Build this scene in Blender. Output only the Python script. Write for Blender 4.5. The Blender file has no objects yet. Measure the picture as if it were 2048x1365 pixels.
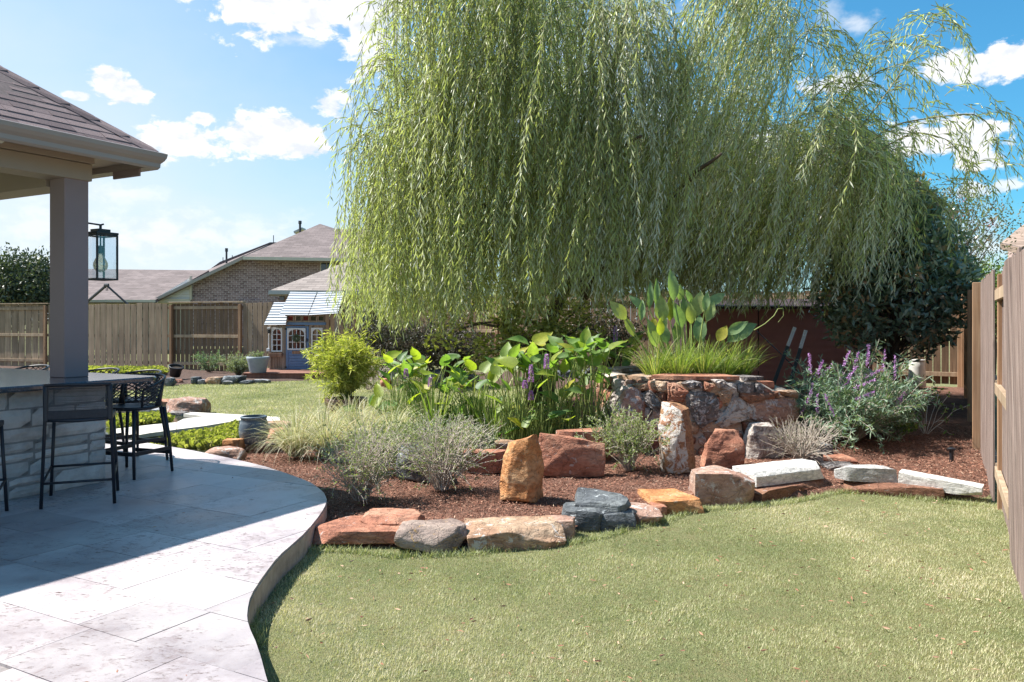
import bpy, math, random
import numpy as np
from mathutils import Vector, Matrix
R = math.radians
random.seed(7); rng = np.random.default_rng(11)
SC = bpy.context.scene
COL = SC.collection

# ------------------------------------------------------------------ camera, sky, sun, exposure
EYE = 1.55; FPX = 1600.0; CX = 1024.0; HY = 641.0          # eye height, focal length in photo pixels, optical axis
cam_d = bpy.data.cameras.new('camera'); cam = bpy.data.objects.new('camera', cam_d); COL.objects.link(cam)
cam.location = (0, 0, EYE); cam.rotation_euler = (R(90), 0, 0)
cam_d.sensor_width = 36; cam_d.lens = FPX/2048*36; cam_d.shift_y = -(682.5-HY)/2048; cam_d.clip_end = 3000; cam_d.clip_start = .05
SC.camera = cam
SC.view_settings.view_transform = 'Standard'; SC.view_settings.look = 'None'; SC.view_settings.gamma = 1
SC.view_settings.use_curve_mapping = False
SC.view_settings.exposure = 1.42
SUN = Vector((-.578, .120, .807)).normalized()              # towards the sun: high on the left, slightly beyond
sl = bpy.data.lights.new('sun', 'SUN'); sun = bpy.data.objects.new('sun', sl); COL.objects.link(sun)
sl.energy = 4.1; sl.angle = R(.55); sl.color = (1, .955, .89)
sun.rotation_euler = (-SUN).to_track_quat('-Z', 'Y').to_euler(); sun.location = (-20, 4, 30)

world = bpy.data.worlds.new('World'); SC.world = world; world.use_nodes = True
def build_world():
    nt = world.node_tree; N = nt.nodes; L = nt.links; N.clear()
    out = N.new('ShaderNodeOutputWorld'); bg = N.new('ShaderNodeBackground'); bg.inputs[1].default_value = .12
    sky = N.new('ShaderNodeTexSky'); sky.sky_type = 'NISHITA'; sky.sun_disc = False
    sky.sun_elevation = math.asin(SUN.z); sky.sun_rotation = math.atan2(SUN.x, SUN.y)
    sky.air_density = 1.0; sky.dust_density = 1.2; sky.ozone_density = 1.6; sky.altitude = 20
    tc = N.new('ShaderNodeTexCoord'); vec = tc.outputs['Generated']
    def M(op, a, b=None, c=None):
        n = N.new('ShaderNodeMath'); n.operation = op
        for i, v in enumerate((a, b, c)):
            if v is None: continue
            if isinstance(v, (int, float)): n.inputs[i].default_value = v
            else: L.new(v, n.inputs[i])
        return n.outputs[0]
    def noise(sc, det, off=(0, 0, 0), rough=.6, mul=(1, 1, 1.7)):
        mp = N.new('ShaderNodeMapping'); L.new(vec, mp.inputs[0]); mp.inputs['Location'].default_value = off; mp.inputs['Scale'].default_value = mul
        n = N.new('ShaderNodeTexNoise'); n.inputs['Scale'].default_value = sc; n.inputs['Detail'].default_value = det
        n.inputs['Roughness'].default_value = rough; n.inputs['Distortion'].default_value = .25
        L.new(mp.outputs[0], n.inputs[0]); return n.outputs[0]
    n1 = noise(9, 9, (3, 1, 5)); n2 = noise(34, 6, (7, 2, 1))
    nz = M('ADD', M('MULTIPLY', M('SUBTRACT', n1, .5), 3.1), M('MULTIPLY', M('SUBTRACT', n2, .5), 2.2))
    clouds = [(560,22,215,52,1),(740,70,70,80,1),(215,152,42,34,1),(255,185,42,28,1),(350,282,92,42,1),(545,268,112,34,1),(610,292,50,20,1),(405,236,34,16,1),
              (150,190,20,9,.9),(660,212,42,28,.9),(600,80,60,14,.7),(240,388,95,24,.45),(330,470,220,52,.5),(80,470,120,60,.4),
              (1965,140,85,38,1),(2020,108,60,36,1),(1690,168,110,26,.9),(1715,42,42,20,.6),(1660,28,26,30,.4),(1850,290,120,44,1),(1955,322,55,26,1),
              (2005,372,34,15,.8),(1940,380,60,20,.8),(1950,500,90,80,.75),(1120,200,260,180,.55),(1500,330,160,70,.8)]
    acc = None
    for (px, py, w, h, op) in clouds:
        d = Vector(((px-CX)/FPX, 1, (HY-py)/FPX)); ln = d.length; d.normalize()
        w = max(w, 24)
        mp = N.new('ShaderNodeMapping'); mp.vector_type = 'POINT'; L.new(vec, mp.inputs[0])
        k = FPX*ln; sx, sz = k/w, k/(h*1.1)
        mp.inputs['Scale'].default_value = (sx, sx*.6, sz)
        mp.inputs['Location'].default_value = (-d.x*sx, -d.y*sx*.6, -d.z*sz)
        ln_ = N.new('ShaderNodeVectorMath'); ln_.operation = 'LENGTH'; L.new(mp.outputs[0], ln_.inputs[0])
        v = M('ADD', M('SUBTRACT', .96, ln_.outputs['Value']), nz)
        mr = N.new('ShaderNodeMapRange'); mr.interpolation_type = 'SMOOTHSTEP'
        soft = .42 if op >= .8 else 1.1
        mr.inputs[1].default_value = 0 if op >= .8 else -.3; mr.inputs[2].default_value = soft; mr.inputs[4].default_value = op
        L.new(v, mr.inputs[0])
        acc = mr.outputs[0] if acc is None else M('MAXIMUM', acc, mr.outputs[0])
    # scattered clouds everywhere outside the frame as well
    sep = N.new('ShaderNodeSeparateXYZ'); L.new(vec, sep.inputs[0])
    g = noise(2.6, 8, (1, 4, 2), .58, (1, 1, 2.2))
    mr = N.new('ShaderNodeMapRange'); mr.interpolation_type = 'SMOOTHSTEP'; mr.inputs[1].default_value = .58; mr.inputs[2].default_value = .68; L.new(g, mr.inputs[0])
    away = N.new('ShaderNodeMapRange'); away.inputs[1].default_value = .72; away.inputs[2].default_value = .55; L.new(sep.outputs[1], away.inputs[0])
    acc = M('MAXIMUM', acc, M('MULTIPLY', mr.outputs[0], away.outputs[0]))
    # thin summer haze, thicker towards the sun side and the horizon
    hz = M('SUBTRACT', .62, M('MULTIPLY', sep.outputs[2], 1.55))
    hz = M('SUBTRACT', hz, M('MULTIPLY', sep.outputs[0], .75))
    hz = M('ADD', hz, M('MULTIPLY', M('SUBTRACT', noise(2.2, 5, (9, 9, 1)), .5), .5))
    hz = M('MINIMUM', M('MAXIMUM', hz, 0.0), .82)
    tint = N.new('ShaderNodeMixRGB'); tint.blend_type = 'MULTIPLY'; tint.inputs[0].default_value = 1
    tint.inputs[2].default_value = (.19, .50, .60, 1); L.new(sky.outputs[0], tint.inputs[1])
    m1 = N.new('ShaderNodeMixRGB'); L.new(hz, m1.inputs[0]); L.new(tint.outputs[0], m1.inputs[1]); m1.inputs[2].default_value = (2.95, 3.02, 3.28, 1)
    m2 = N.new('ShaderNodeMixRGB'); L.new(acc, m2.inputs[0]); L.new(m1.outputs[0], m2.inputs[1])
    shade = N.new('ShaderNodeMapRange'); L.new(n2, shade.inputs[0]); shade.inputs[1].default_value = .38; shade.inputs[2].default_value = .58
    cc = N.new('ShaderNodeMixRGB'); L.new(shade.outputs[0], cc.inputs[0]); cc.inputs[1].default_value = (2.75, 2.9, 3.15, 1); cc.inputs[2].default_value = (3.6, 3.6, 3.65, 1)
    L.new(cc.outputs[0], m2.inputs[2])
    L.new(m2.outputs[0], bg.inputs[0]); L.new(bg.outputs[0], out.inputs[0])
build_world()

# ------------------------------------------------------------------ helpers
def G(px, py, z=0.0):                     # point of the ground plane z seen at a photo pixel
    d = (EYE-z)*FPX/(py-HY); return Vector(((px-CX)/FPX*d, d, z))
def P(px, py, d): return Vector(((px-CX)/FPX*d, d, EYE-(py-HY)/FPX*d))
A = Vector((.8746, -.4848, 0)); B = Vector((.4848, .8746, 0)); Z = Vector((0, 0, 1))
WL = {}
def tag(o, label=None, cat=None, group=None, kind=None):
    if label: o['label'] = label
    if cat: o['category'] = cat
    if group: o['group'] = group
    if kind: o['kind'] = kind
    return o
def thing(name, loc, label, cat, group=None, rotz=0):
    o = bpy.data.objects.new(name, None); COL.objects.link(o); o.location = loc; o.rotation_euler = (0, 0, rotz)
    o.empty_display_size = .1
    WL[o] = (Vector(loc), rotz); return tag(o, label, cat, group)
def mesh(name, V, F, mat=None, smooth=False, tint=None, col=None):
    m = bpy.data.meshes.new(name)
    V = np.asarray(V, dtype=np.float32)
    if isinstance(F, np.ndarray):
        n, k = F.shape
        m.vertices.add(len(V)); m.vertices.foreach_set('co', V.ravel())
        m.loops.add(n*k); m.loops.foreach_set('vertex_index', F.astype(np.int32).ravel())
        m.polygons.add(n); m.polygons.foreach_set('loop_start', np.arange(0, n*k, k, dtype=np.int32))
        try: m.polygons.foreach_set('loop_total', np.full(n, k, dtype=np.int32))
        except Exception: pass
        m.update(calc_edges=True)
    else:
        m.from_pydata([tuple(map(float, v)) for v in V], [], F); m.update()
    if smooth: m.polygons.foreach_set('use_smooth', np.ones(len(m.polygons), dtype=bool))
    if tint is not None:
        a = m.attributes.new('tint', 'FLOAT', 'POINT'); a.data.foreach_set('value', np.asarray(tint, dtype=np.float32))
    if mat is not None: m.materials.append(mat)
    return m
def link(name, m, parent=None, loc=(0, 0, 0), rot=(0, 0, 0), scale=(1, 1, 1)):
    o = bpy.data.objects.new(name, m); COL.objects.link(o); o.parent = parent
    o.location = loc; o.rotation_euler = rot; o.scale = scale; return o
def part(name, V, F, mat, parent=None, smooth=False, tint=None, kind=None):
    """a mesh given in WORLD coordinates, parented to a thing (or to a part of it)"""
    V = np.asarray([tuple(v) for v in V] if not isinstance(V, np.ndarray) else V, dtype=np.float64)
    if parent is not None:
        l, rz = WL[parent]; V = V - np.array(l)
        if rz:
            c, s = math.cos(-rz), math.sin(-rz); V = np.stack([V[:, 0]*c-V[:, 1]*s, V[:, 0]*s+V[:, 1]*c, V[:, 2]], 1)
    o = link(name, mesh(name, V, F, mat, smooth, tint), parent)
    WL[o] = WL[parent] if parent is not None else (Vector((0, 0, 0)), 0)
    if kind: o['kind'] = kind
    return o
def local(name, VF, mat, parent=None, smooth=False, loc=(0, 0, 0), rot=(0, 0, 0), tint=None, kind=None):
    o = link(name, mesh(name, VF[0], VF[1], mat, smooth, tint), parent, loc, rot)
    if kind: o['kind'] = kind
    return o
def join(*vfs):
    V = []; F = []; 
    for v, f in vfs:
        b = len(V); V += [tuple(x) for x in v]; F += [tuple(i+b for i in q) for q in f]
    return V, F
def box(x0, x1, y0, y1, z0, z1):
    V = [(x, y, z) for z in (z0, z1) for y in (y0, y1) for x in (x0, x1)]
    F = [(0, 2, 3, 1), (4, 5, 7, 6), (0, 1, 5, 4), (2, 6, 7, 3), (0, 4, 6, 2), (1, 3, 7, 5)]
    return V, F
def bbox_(x0, x1, y0, y1, z0, z1, b=.006):
    """box with chamfered edges: 26-face block"""
    V = []; idx = {}
    xs, ys, zs = (x0, x1), (y0, y1), (z0, z1)
    for i in (0, 1):
        for j in (0, 1):
            for k in (0, 1):
                sx, sy, sz = (1, -1)[i]*b, (1, -1)[j]*b, (1, -1)[k]*b
                for ax in range(3):
                    p = [xs[i]+sx, ys[j]+sy, zs[k]+sz]
                    p[ax] = (xs[i], ys[j], zs[k])[ax]; idx[(i, j, k, ax)] = len(V); V.append(tuple(p))
    F = []
    for ax in range(3):
        for s in (0, 1):
            o = [a for a in range(3) if a != ax]
            q = []
            for (u, v) in ((0, 0), (1, 0), (1, 1), (0, 1)):
                c = [0, 0, 0]; c[ax] = s; c[o[0]] = u; c[o[1]] = v; q.append(idx[(c[0], c[1], c[2], ax)])
            F.append(tuple(q))
    for ax in range(3):
        o = [a for a in range(3) if a != ax]
        for u in (0, 1):
            for v in (0, 1):
                c0 = [0, 0, 0]; c1 = [0, 0, 0]; c0[o[0]] = c1[o[0]] = u; c0[o[1]] = c1[o[1]] = v; c1[ax] = 1
                F.append((idx[(*c0, o[0])], idx[(*c1, o[0])], idx[(*c1, o[1])], idx[(*c0, o[1])]))
    for i in (0, 1):
        for j in (0, 1):
            for k in (0, 1): F.append((idx[(i, j, k, 0)], idx[(i, j, k, 1)], idx[(i, j, k, 2)]))
    return V, F
def xf(VF, o=(0, 0, 0), ax=None, ay=None, az=None, rotz=0):
    V, F = VF
    if ax is None: ax = Vector((math.cos(rotz), math.sin(rotz), 0)); ay = Vector((-math.sin(rotz), math.cos(rotz), 0))
    az = az or Z; o = Vector(o)
    return [tuple(o+ax*v[0]+ay*v[1]+az*v[2]) for v in V], F
def prism(poly, z0, z1, ztop=None):
    n = len(poly)
    V = [(p[0], p[1], z0) for p in poly]+[(p[0], p[1], z1) for p in poly]
    F = [tuple(range(n))[::-1], tuple(range(n, 2*n))]+[(i, (i+1) % n, n+(i+1) % n, n+i) for i in range(n)]
    return V, F
def slab(pts, th):
    """3-D polygon given thickness along its normal (downwards/backwards)"""
    pts = [Vector(p) for p in pts]; n = (pts[1]-pts[0]).cross(pts[2]-pts[0]).normalized()
    k = len(pts); V = [tuple(p) for p in pts]+[tuple(p-n*th) for p in pts]
    F = [tuple(range(k)), tuple(range(2*k-1, k-1, -1))]+[(i, i+k, (i+1) % k+k, (i+1) % k) for i in range(k)]
    return V, F
def tube(pts, r, n=8, cap=True):
    pts = [Vector(p) for p in pts]; rs = r if isinstance(r, (list, tuple)) else [r]*len(pts)
    V = []; F = []
    t0 = (pts[1]-pts[0]).normalized(); u = t0.orthogonal().normalized()
    for i, p in enumerate(pts):
        t = ((pts[min(i+1, len(pts)-1)]-pts[max(i-1, 0)])).normalized()
        u = (u-t*u.dot(t)).normalized(); w = t.cross(u)
        for k in range(n):
            a = 2*math.pi*k/n; V.append(tuple(p+(u*math.cos(a)+w*math.sin(a))*rs[i]))
    for i in range(len(pts)-1):
        for k in range(n): F.append((i*n+k, i*n+(k+1) % n, (i+1)*n+(k+1) % n, (i+1)*n+k))
    if cap: F.append(tuple(range(n))[::-1]); F.append(tuple(range(len(V)-n, len(V))))
    return V, F
def lathe(prof, n=24, c=(0, 0, 0)):
    V = []; F = []
    for (r, z) in prof:
        for k in range(n):
            a = 2*math.pi*k/n; V.append((c[0]+r*math.cos(a), c[1]+r*math.sin(a), c[2]+z))
    for i in range(len(prof)-1):
        for k in range(n): F.append((i*n+k, i*n+(k+1) % n, (i+1)*n+(k+1) % n, (i+1)*n+k))
    F.append(tuple(range(n))[::-1]); F.append(tuple(range(len(V)-n, len(V))))
    return V, F
def _h(i, seed):
    i = (i.astype(np.int64)*374761393+seed*668265263) & 0xFFFFFFFF
    i = ((i ^ (i >> 13))*1274126177) & 0xFFFFFFFF
    return ((i ^ (i >> 16)) & 0xFFFF)/65535.0
def vnoise(Pt, seed=0):
    Pt = np.asarray(Pt, dtype=np.float64); f = np.floor(Pt).astype(np.int64); t = Pt-f; t = t*t*(3-2*t); r = 0
    for dx in (0, 1):
        for dy in (0, 1):
            for dz in (0, 1):
                hh = _h((f[:, 0]+dx)*7919+(f[:, 1]+dy)*104729+(f[:, 2]+dz)*1299709, seed)
                w = (t[:, 0] if dx else 1-t[:, 0])*(t[:, 1] if dy else 1-t[:, 1])*(t[:, 2] if dz else 1-t[:, 2]); r = r+hh*w
    return r*2-1
def fbm(Pt, seed=0, o=4):
    r = 0; a = 1
    for k in range(o): r = r+a*vnoise(np.asarray(Pt)*2**k, seed+k); a *= .5
    return r
def inpoly(x, y, poly):
    c = np.zeros(len(x), dtype=bool); n = len(poly)
    for i in range(n):
        x1, y1 = poly[i][0], poly[i][1]; x2, y2 = poly[(i+1) % n][0], poly[(i+1) % n][1]
        if y1 == y2: continue
        c ^= ((y1 > y) != (y2 > y)) & (x < (x2-x1)*(y-y1)/(y2-y1)+x1)
    return c

# ------------------------------------------------------------------ materials
def newmat(name):
    m = bpy.data.materials.new(name); m.use_nodes = True; nt = m.node_tree; b = nt.nodes['Principled BSDF']; return m, nt, b
def c4(c): return (c[0], c[1], c[2], 1)
def noise_node(nt, sc, det=5, rough=.55, stretch=(1, 1, 1), coord='pos', dist=0):
    N = nt.nodes; L = nt.links
    if coord == 'pos': src = N.new('ShaderNodeNewGeometry').outputs['Position']
    else: src = N.new('ShaderNodeTexCoord').outputs['Object']
    mp = N.new('ShaderNodeMapping'); mp.inputs['Scale'].default_value = stretch; L.new(src, mp.inputs[0])
    n = N.new('ShaderNodeTexNoise'); n.inputs['Scale'].default_value = sc; n.inputs['Detail'].default_value = det; n.inputs['Roughness'].default_value = rough
    n.inputs['Distortion'].default_value = dist
    L.new(mp.outputs[0], n.inputs[0]); return n.outputs[0]
def ramp(nt, fac, stops, interp='LINEAR'):
    r = nt.nodes.new('ShaderNodeValToRGB'); r.color_ramp.interpolation = interp; e = r.color_ramp.elements
    while len(e) < len(stops): e.new(.5)
    for i, (p, c) in enumerate(stops): e[i].position = p; e[i].color = c4(c) if not isinstance(c, (int, float)) else (c, c, c, 1)
    nt.links.new(fac, r.inputs[0]); return r.outputs[0]
def mix(nt, fac, a, b, mode='MIX'):
    m = nt.nodes.new('ShaderNodeMixRGB'); m.blend_type = mode
    for i, v in enumerate((fac, a, b)):
        if isinstance(v, (int, float)): m.inputs[i].default_value = v if i == 0 else (v, v, v, 1)
        elif isinstance(v, (tuple, list)): m.inputs[i].default_value = c4(v)
        else: nt.links.new(v, m.inputs[i])
    return m.outputs[0]
def math_(nt, op, a, b=None):
    n = nt.nodes.new('ShaderNodeMath'); n.operation = op
    for i, v in enumerate((a, b)):
        if v is None: continue
        if isinstance(v, (int, float)): n.inputs[i].default_value = v
        else: nt.links.new(v, n.inputs[i])
    return n.outputs[0]
def bump(nt, b, h, strength=.5, dist=.01):
    n = nt.nodes.new('ShaderNodeBump'); n.inputs['Strength'].default_value = strength; n.inputs['Distance'].default_value = dist
    nt.links.new(h, n.inputs['Height']); nt.links.new(n.outputs[0], b.inputs['Normal'])
def objrand(nt):
    return nt.nodes.new('ShaderNodeObjectInfo').outputs['Random']
def simple(name, c, rough=.6, var=.15, sc=6, bs=.2, bd=.004, metal=0, spec=.4, stretch=(1, 1, 1), rnd=0, coord='pos'):
    m, nt, b = newmat(name)
    n = noise_node(nt, sc, 6, .6, stretch, coord)
    lo = tuple(x*(1-var) for x in c); hi = tuple(min(1, x*(1+var)) for x in c)
    col = ramp(nt, n, [(.3, lo), (.7, hi)])
    if rnd:
        mr = nt.nodes.new('ShaderNodeMapRange'); mr.inputs[3].default_value = 1-rnd; mr.inputs[4].default_value = 1+rnd
        nt.links.new(objrand(nt), mr.inputs[0]); col = mix(nt, 1.0, col, mr.outputs[0], 'MULTIPLY')
    nt.links.new(col, b.inputs['Base Color']); b.inputs['Roughness'].default_value = rough; b.inputs['Metallic'].default_value = metal
    b.inputs['Specular IOR Level'].default_value = spec
    if bs: bump(nt, b, noise_node(nt, sc*6, 5, .65, stretch, coord), bs, bd)
    return m
def foliage(name, stops, rough=.5, trans=.35, tcol=None, spec=.4, tmul=1.6):
    """leaf surface: colour from each leaf's own 'tint' attribute, light passes through"""
    m, nt, b = newmat(name); N = nt.nodes; L = nt.links
    at = N.new('ShaderNodeAttribute'); at.attribute_name = 'tint'
    col = ramp(nt, at.outputs['Fac'], stops)
    L.new(col, b.inputs['Base Color']); b.inputs['Roughness'].default_value = rough; b.inputs['Specular IOR Level'].default_value = spec
    if trans:
        tr = N.new('ShaderNodeBsdfTranslucent'); tc = mix(nt, 1.0, col, tcol or (1.5, 1.7, .6), 'MULTIPLY'); L.new(tc, tr.inputs[0])
        ms = N.new('ShaderNodeMixShader'); ms.inputs[0].default_value = trans
        L.new(b.outputs[0], ms.inputs[1]); L.new(tr.outputs[0], ms.inputs[2])
        L.new(ms.outputs[0], N['Material Output'].inputs[0])
    return m
def rockmat(name, c1, c2, c3, lichen=None, lam=.0, sc=3.0, strata=1.0, bd=.03, side=None):
    m, nt, b = newmat(name)
    n1 = noise_node(nt, sc, 8, .62, (1, 1, 1.6*strata), dist=.4); n2 = noise_node(nt, sc*5, 6, .65, (1, 1, strata*2))
    col = ramp(nt, n1, [(.3, c1), (.5, c2), (.68, c3)])
    dk = ramp(nt, n2, [(.3, .55), (.55, 1.0), (.75, 1.15)])
    col = mix(nt, 1.0, col, dk, 'MULTIPLY')
    vo = nt.nodes.new('ShaderNodeTexVoronoi'); vo.feature = 'DISTANCE_TO_EDGE'; vo.inputs['Scale'].default_value = sc*2.2
    g = nt.nodes.new('ShaderNodeNewGeometry'); wob = mix(nt, .12, g.outputs['Position'], nt.nodes.new('ShaderNodeTexNoise').outputs['Color'], 'ADD')
    nt.links.new(wob, vo.inputs['Vector'])
    crack = ramp(nt, vo.outputs['Distance'], [(.0, 0.0), (.035, 1.0)])
    col = mix(nt, .28, col, mix(nt, 1.0, col, crack, 'MULTIPLY'))
    if lichen:
        n3 = noise_node(nt, sc*3.2, 9, .75, dist=.8)
        lf = ramp(nt, n3, [(.62-lam*.3, 0.0), (.66-lam*.3, 1.0)])
        if side:      # lichen only colonises the faces turned this way
            vm = nt.nodes.new('ShaderNodeVectorMath'); vm.operation = 'DOT_PRODUCT'; nt.links.new(nt.nodes.new('ShaderNodeNewGeometry').outputs['Normal'], vm.inputs[0]); vm.inputs[1].default_value = side
            lf = math_(nt, 'MULTIPLY', lf, ramp(nt, vm.outputs['Value'], [(.05, 0.0), (.3, 1.0)]))
        col = mix(nt, lf, col, lichen)
    nt.links.new(col, b.inputs['Base Color']); b.inputs['Roughness'].default_value = .85; b.inputs['Specular IOR Level'].default_value = .3
    hgt = math_(nt, 'ADD', math_(nt, 'MULTIPLY', n2, 1.0), math_(nt, 'MULTIPLY', noise_node(nt, sc*22, 5, .7), .35))
    hgt = math_(nt, 'ADD', hgt, math_(nt, 'MULTIPLY', crack, .18))
    bump(nt, b, hgt, .8, bd); return m
M_ = {}
M_['sand_red'] = rockmat('red_sandstone', (.25, .10, .065), (.40, .17, .105), (.48, .27, .18), (.42, .36, .33), .05, 3, 1.15)
M_['sand_orange'] = rockmat('orange_sandstone', (.38, .15, .06), (.56, .255, .10), (.62, .38, .20), (.45, .38, .30), .05, 4, 1)
M_['sand_tan'] = rockmat('tan_sandstone', (.27, .14, .09), (.40, .25, .16), (.48, .35, .24), (.50, .46, .42), .2, 3, 1.1)
M_['sand_pink'] = rockmat('pink_sandstone', (.30, .16, .12), (.40, .24, .18), (.45, .32, .25), (.50, .45, .42), .25, 3, 1)
M_['sand_brown'] = rockmat('brown_sandstone', (.15, .065, .04), (.25, .12, .075), (.32, .18, .11), (.35, .3, .27), .05, 4, 1.2)
M_['lichen'] = rockmat('lichen_sandstone', (.16, .13, .12), (.27, .22, .20), (.36, .27, .20), (.46, .41, .37), .5, 3, 1)
M_['lichen_y'] = rockmat('orange_lichen_sandstone', (.20, .14, .12), (.33, .25, .21), (.42, .34, .28), (.62, .36, .08), .12, 3, 1)
M_['standing'] = rockmat('half_lichened_slab', (.25, .11, .07), (.38, .19, .10), (.48, .27, .13), (.55, .50, .45), .5, 4, 1, side=(-.75, -.6, -.1))
M_['greydark'] = rockmat('dark_lichen_stone', (.09, .075, .07), (.17, .145, .135), (.28, .24, .22), (.40, .37, .36), .3, 4, 1)
M_['slate'] = rockmat('blue_grey_slate', (.06, .066, .075), (.115, .125, .135), (.22, .235, .235), (.55, .57, .57), .12, 3, 1.6)
M_['granite'] = rockmat('grey_boulder', (.16, .16, .17), (.27, .27, .29), (.38, .37, .37), (.5, .5, .5), .2, 2, 1)
M_['lime'] = rockmat('white_limestone', (.55, .53, .50), (.68, .66, .62), (.76, .74, .70), (.48, .45, .42), .05, 4, 1, .012)
M_['lime_rough'] = rockmat('grey_limestone', (.36, .34, .33), (.50, .48, .46), (.62, .60, .57), (.25, .23, .22), .1, 7, 1, .02)
M_['mortar'] = simple('mortar', (.44, .37, .31), .9, .15, 14, .5, .006)

# ------------------------------------------------------------------ rocks
def cubegrid(n, nz=None):
    nz = nz or n
    V = []; F = []; idx = {}
    def vid(p):
        if p not in idx: idx[p] = len(V); V.append(p)
        return idx[p]
    dims = (n, n, nz)
    for ax in range(3):
        o = [a for a in range(3) if a != ax]
        for s in (0, 1):
            for i in range(dims[o[0]]):
                for j in range(dims[o[1]]):
                    q = []
                    for (u, v) in ((0, 0), (1, 0), (1, 1), (0, 1)):
                        p = [0, 0, 0]; p[ax] = s*dims[ax]; p[o[0]] = i+u; p[o[1]] = j+v; q.append(vid(tuple(p)))
                    if (s == 1) != (ax == 1): q = q
                    else: q = q[::-1]
                    F.append(q)
    V = np.array(V, float)/np.array(dims)*2-1
    return V, np.array(F)
CG = {}
def rockVF(sx, sy, sz, seed, n=16, cuts=9, rough=.05, box_=.75, taper=0.0, lean=0.0, topslope=0.0):
    """faceted boulder: rounded block trimmed by random planes, then roughened. origin at centre of the foot"""
    if n not in CG: CG[n] = cubegrid(n)
    V, F = CG[n]; V = V.copy(); r = np.random.default_rng(seed)
    nrm = V/np.linalg.norm(V, axis=1, keepdims=True)
    V = V*box_+nrm*(1-box_)
    for k in range(cuts):
        d = r.normal(size=3); d /= np.linalg.norm(d)
        if k % 3 == 0: d[2] *= .3; d /= np.linalg.norm(d)
        h = r.uniform(.72, 1.02)*(abs(d).sum()*.52+.38)
        dd = V@d; m = dd > h; V[m] -= np.outer(dd[m]-h, d)*.92
    mn, mx = V.min(0), V.max(0); V = (V-(mn+mx)/2)/(mx-mn)*2
    V = V*np.array([sx, sy, sz])/2; V[:, 2] += sz/2
    t = V[:, 2]/sz
    V[:, 0] *= 1-taper*t; V[:, 1] *= 1-taper*t*.6; V[:, 0] += lean*t*sz
    V[:, 2] += topslope*V[:, 0]*np.clip(t, 0, 1)
    s = min(sx, sy, sz); q = V/max(s, .08)
    nd = np.stack([fbm(q*1.3+seed*3.1, seed, 5), fbm(q*1.3+seed*1.7+9, seed+5, 5), fbm(q*np.array([1, 1, 2.5])*1.3+seed*2.3+5, seed+9, 5)], 1)
    V = V+nd*rough*max(s, .12)*np.array([1, 1, .6])
    V[:, 2] = np.maximum(V[:, 2], -.02)
    return V, F
GM = {}
def rock(label, mat, loc, size, seed, rot=0, tilt=(0, 0), group=None, name='rock', **kw):
    V, F = rockVF(*size, seed, **kw)
    m = mesh(name, V, F, M_[mat] if isinstance(mat, str) else mat, True)
    try: m.set_sharp_from_angle(angle=R(38))
    except Exception: pass
    o = link(name, m, None, loc, (tilt[0], tilt[1], rot)); tag(o, label, 'rock', group); return o
def rockpx(label, mat, x0, x1, ybase, ytop, depth, seed, z=.03, **kw):
    """foot of the front face between photo columns x0..x1 at row ybase, front top edge at row ytop"""
    p = G((x0+x1)/2, ybase, z); w = (x1-x0)*p.y/FPX; h = (ybase-ytop)*p.y/FPX
    return rock(label, mat, (p.x, p.y+depth/2, z-.02), (w, depth, h+.02), seed, **kw)

# ------------------------------------------------------------------ foliage builders (numpy)
def unit(v): return v/np.maximum(np.linalg.norm(v, axis=-1, keepdims=True), 1e-9)
def leafcards(Pt, D, L, W, tint, droop=0.0, fold=.25, side=None, belly=.45):
    """pointed folded leaves: 4 verts, 2 triangles each"""
    n = len(Pt); D = unit(D); L = np.broadcast_to(np.asarray(L, float), n)[:, None]; W = np.broadcast_to(np.asarray(W, float), n)[:, None]
    if side is None: side = rng.normal(size=(n, 3))
    S = unit(np.cross(D, side)); Nn = np.cross(S, D)
    mid = Pt+D*L*belly; a = mid+S*W/2+Nn*W*fold; b = mid-S*W/2+Nn*W*fold
    tip = Pt+D*L+np.array([0, 0, -1.0])*L*droop
    V = np.stack([Pt, a, tip, b], 1).reshape(-1, 3)
    i = np.arange(n)*4; F = np.concatenate([np.stack([i, i+1, i+2], 1), np.stack([i, i+2, i+3], 1)])
    return V, F, np.repeat(tint, 4)
def strips(Pt, D, L, W, bend, tint, segs=5, grav=1.0):
    """arching grass blades. D start direction, bend = how much gravity pulls"""
    n = len(Pt); D = unit(D).copy(); step = (np.asarray(L)/segs)[:, None]; p = Pt.copy(); rows = []
    S = unit(np.cross(D, rng.normal(size=(n, 3))*.3+np.array([0, 0, 1.0])+1e-3))
    for s in range(segs+1):
        w = (np.asarray(W)*(1-(s/segs)**1.7)*.5+.0003)[:, None]
        rows.append(np.stack([p-S*w, p+S*w], 1))
        D = unit(D+np.array([0, 0, -1.0])*np.asarray(bend)[:, None]*(s+1)/segs); p = p+D*step
    V = np.stack(rows, 1).reshape(-1, 3); base = np.arange(n)*(segs+1)*2; Fs = []
    for s in range(segs):
        b = base+s*2; Fs.append(np.stack([b, b+1, b+3, b+2], 1))
    return V, np.concatenate(Fs), np.repeat(tint, (segs+1)*2)
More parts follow.
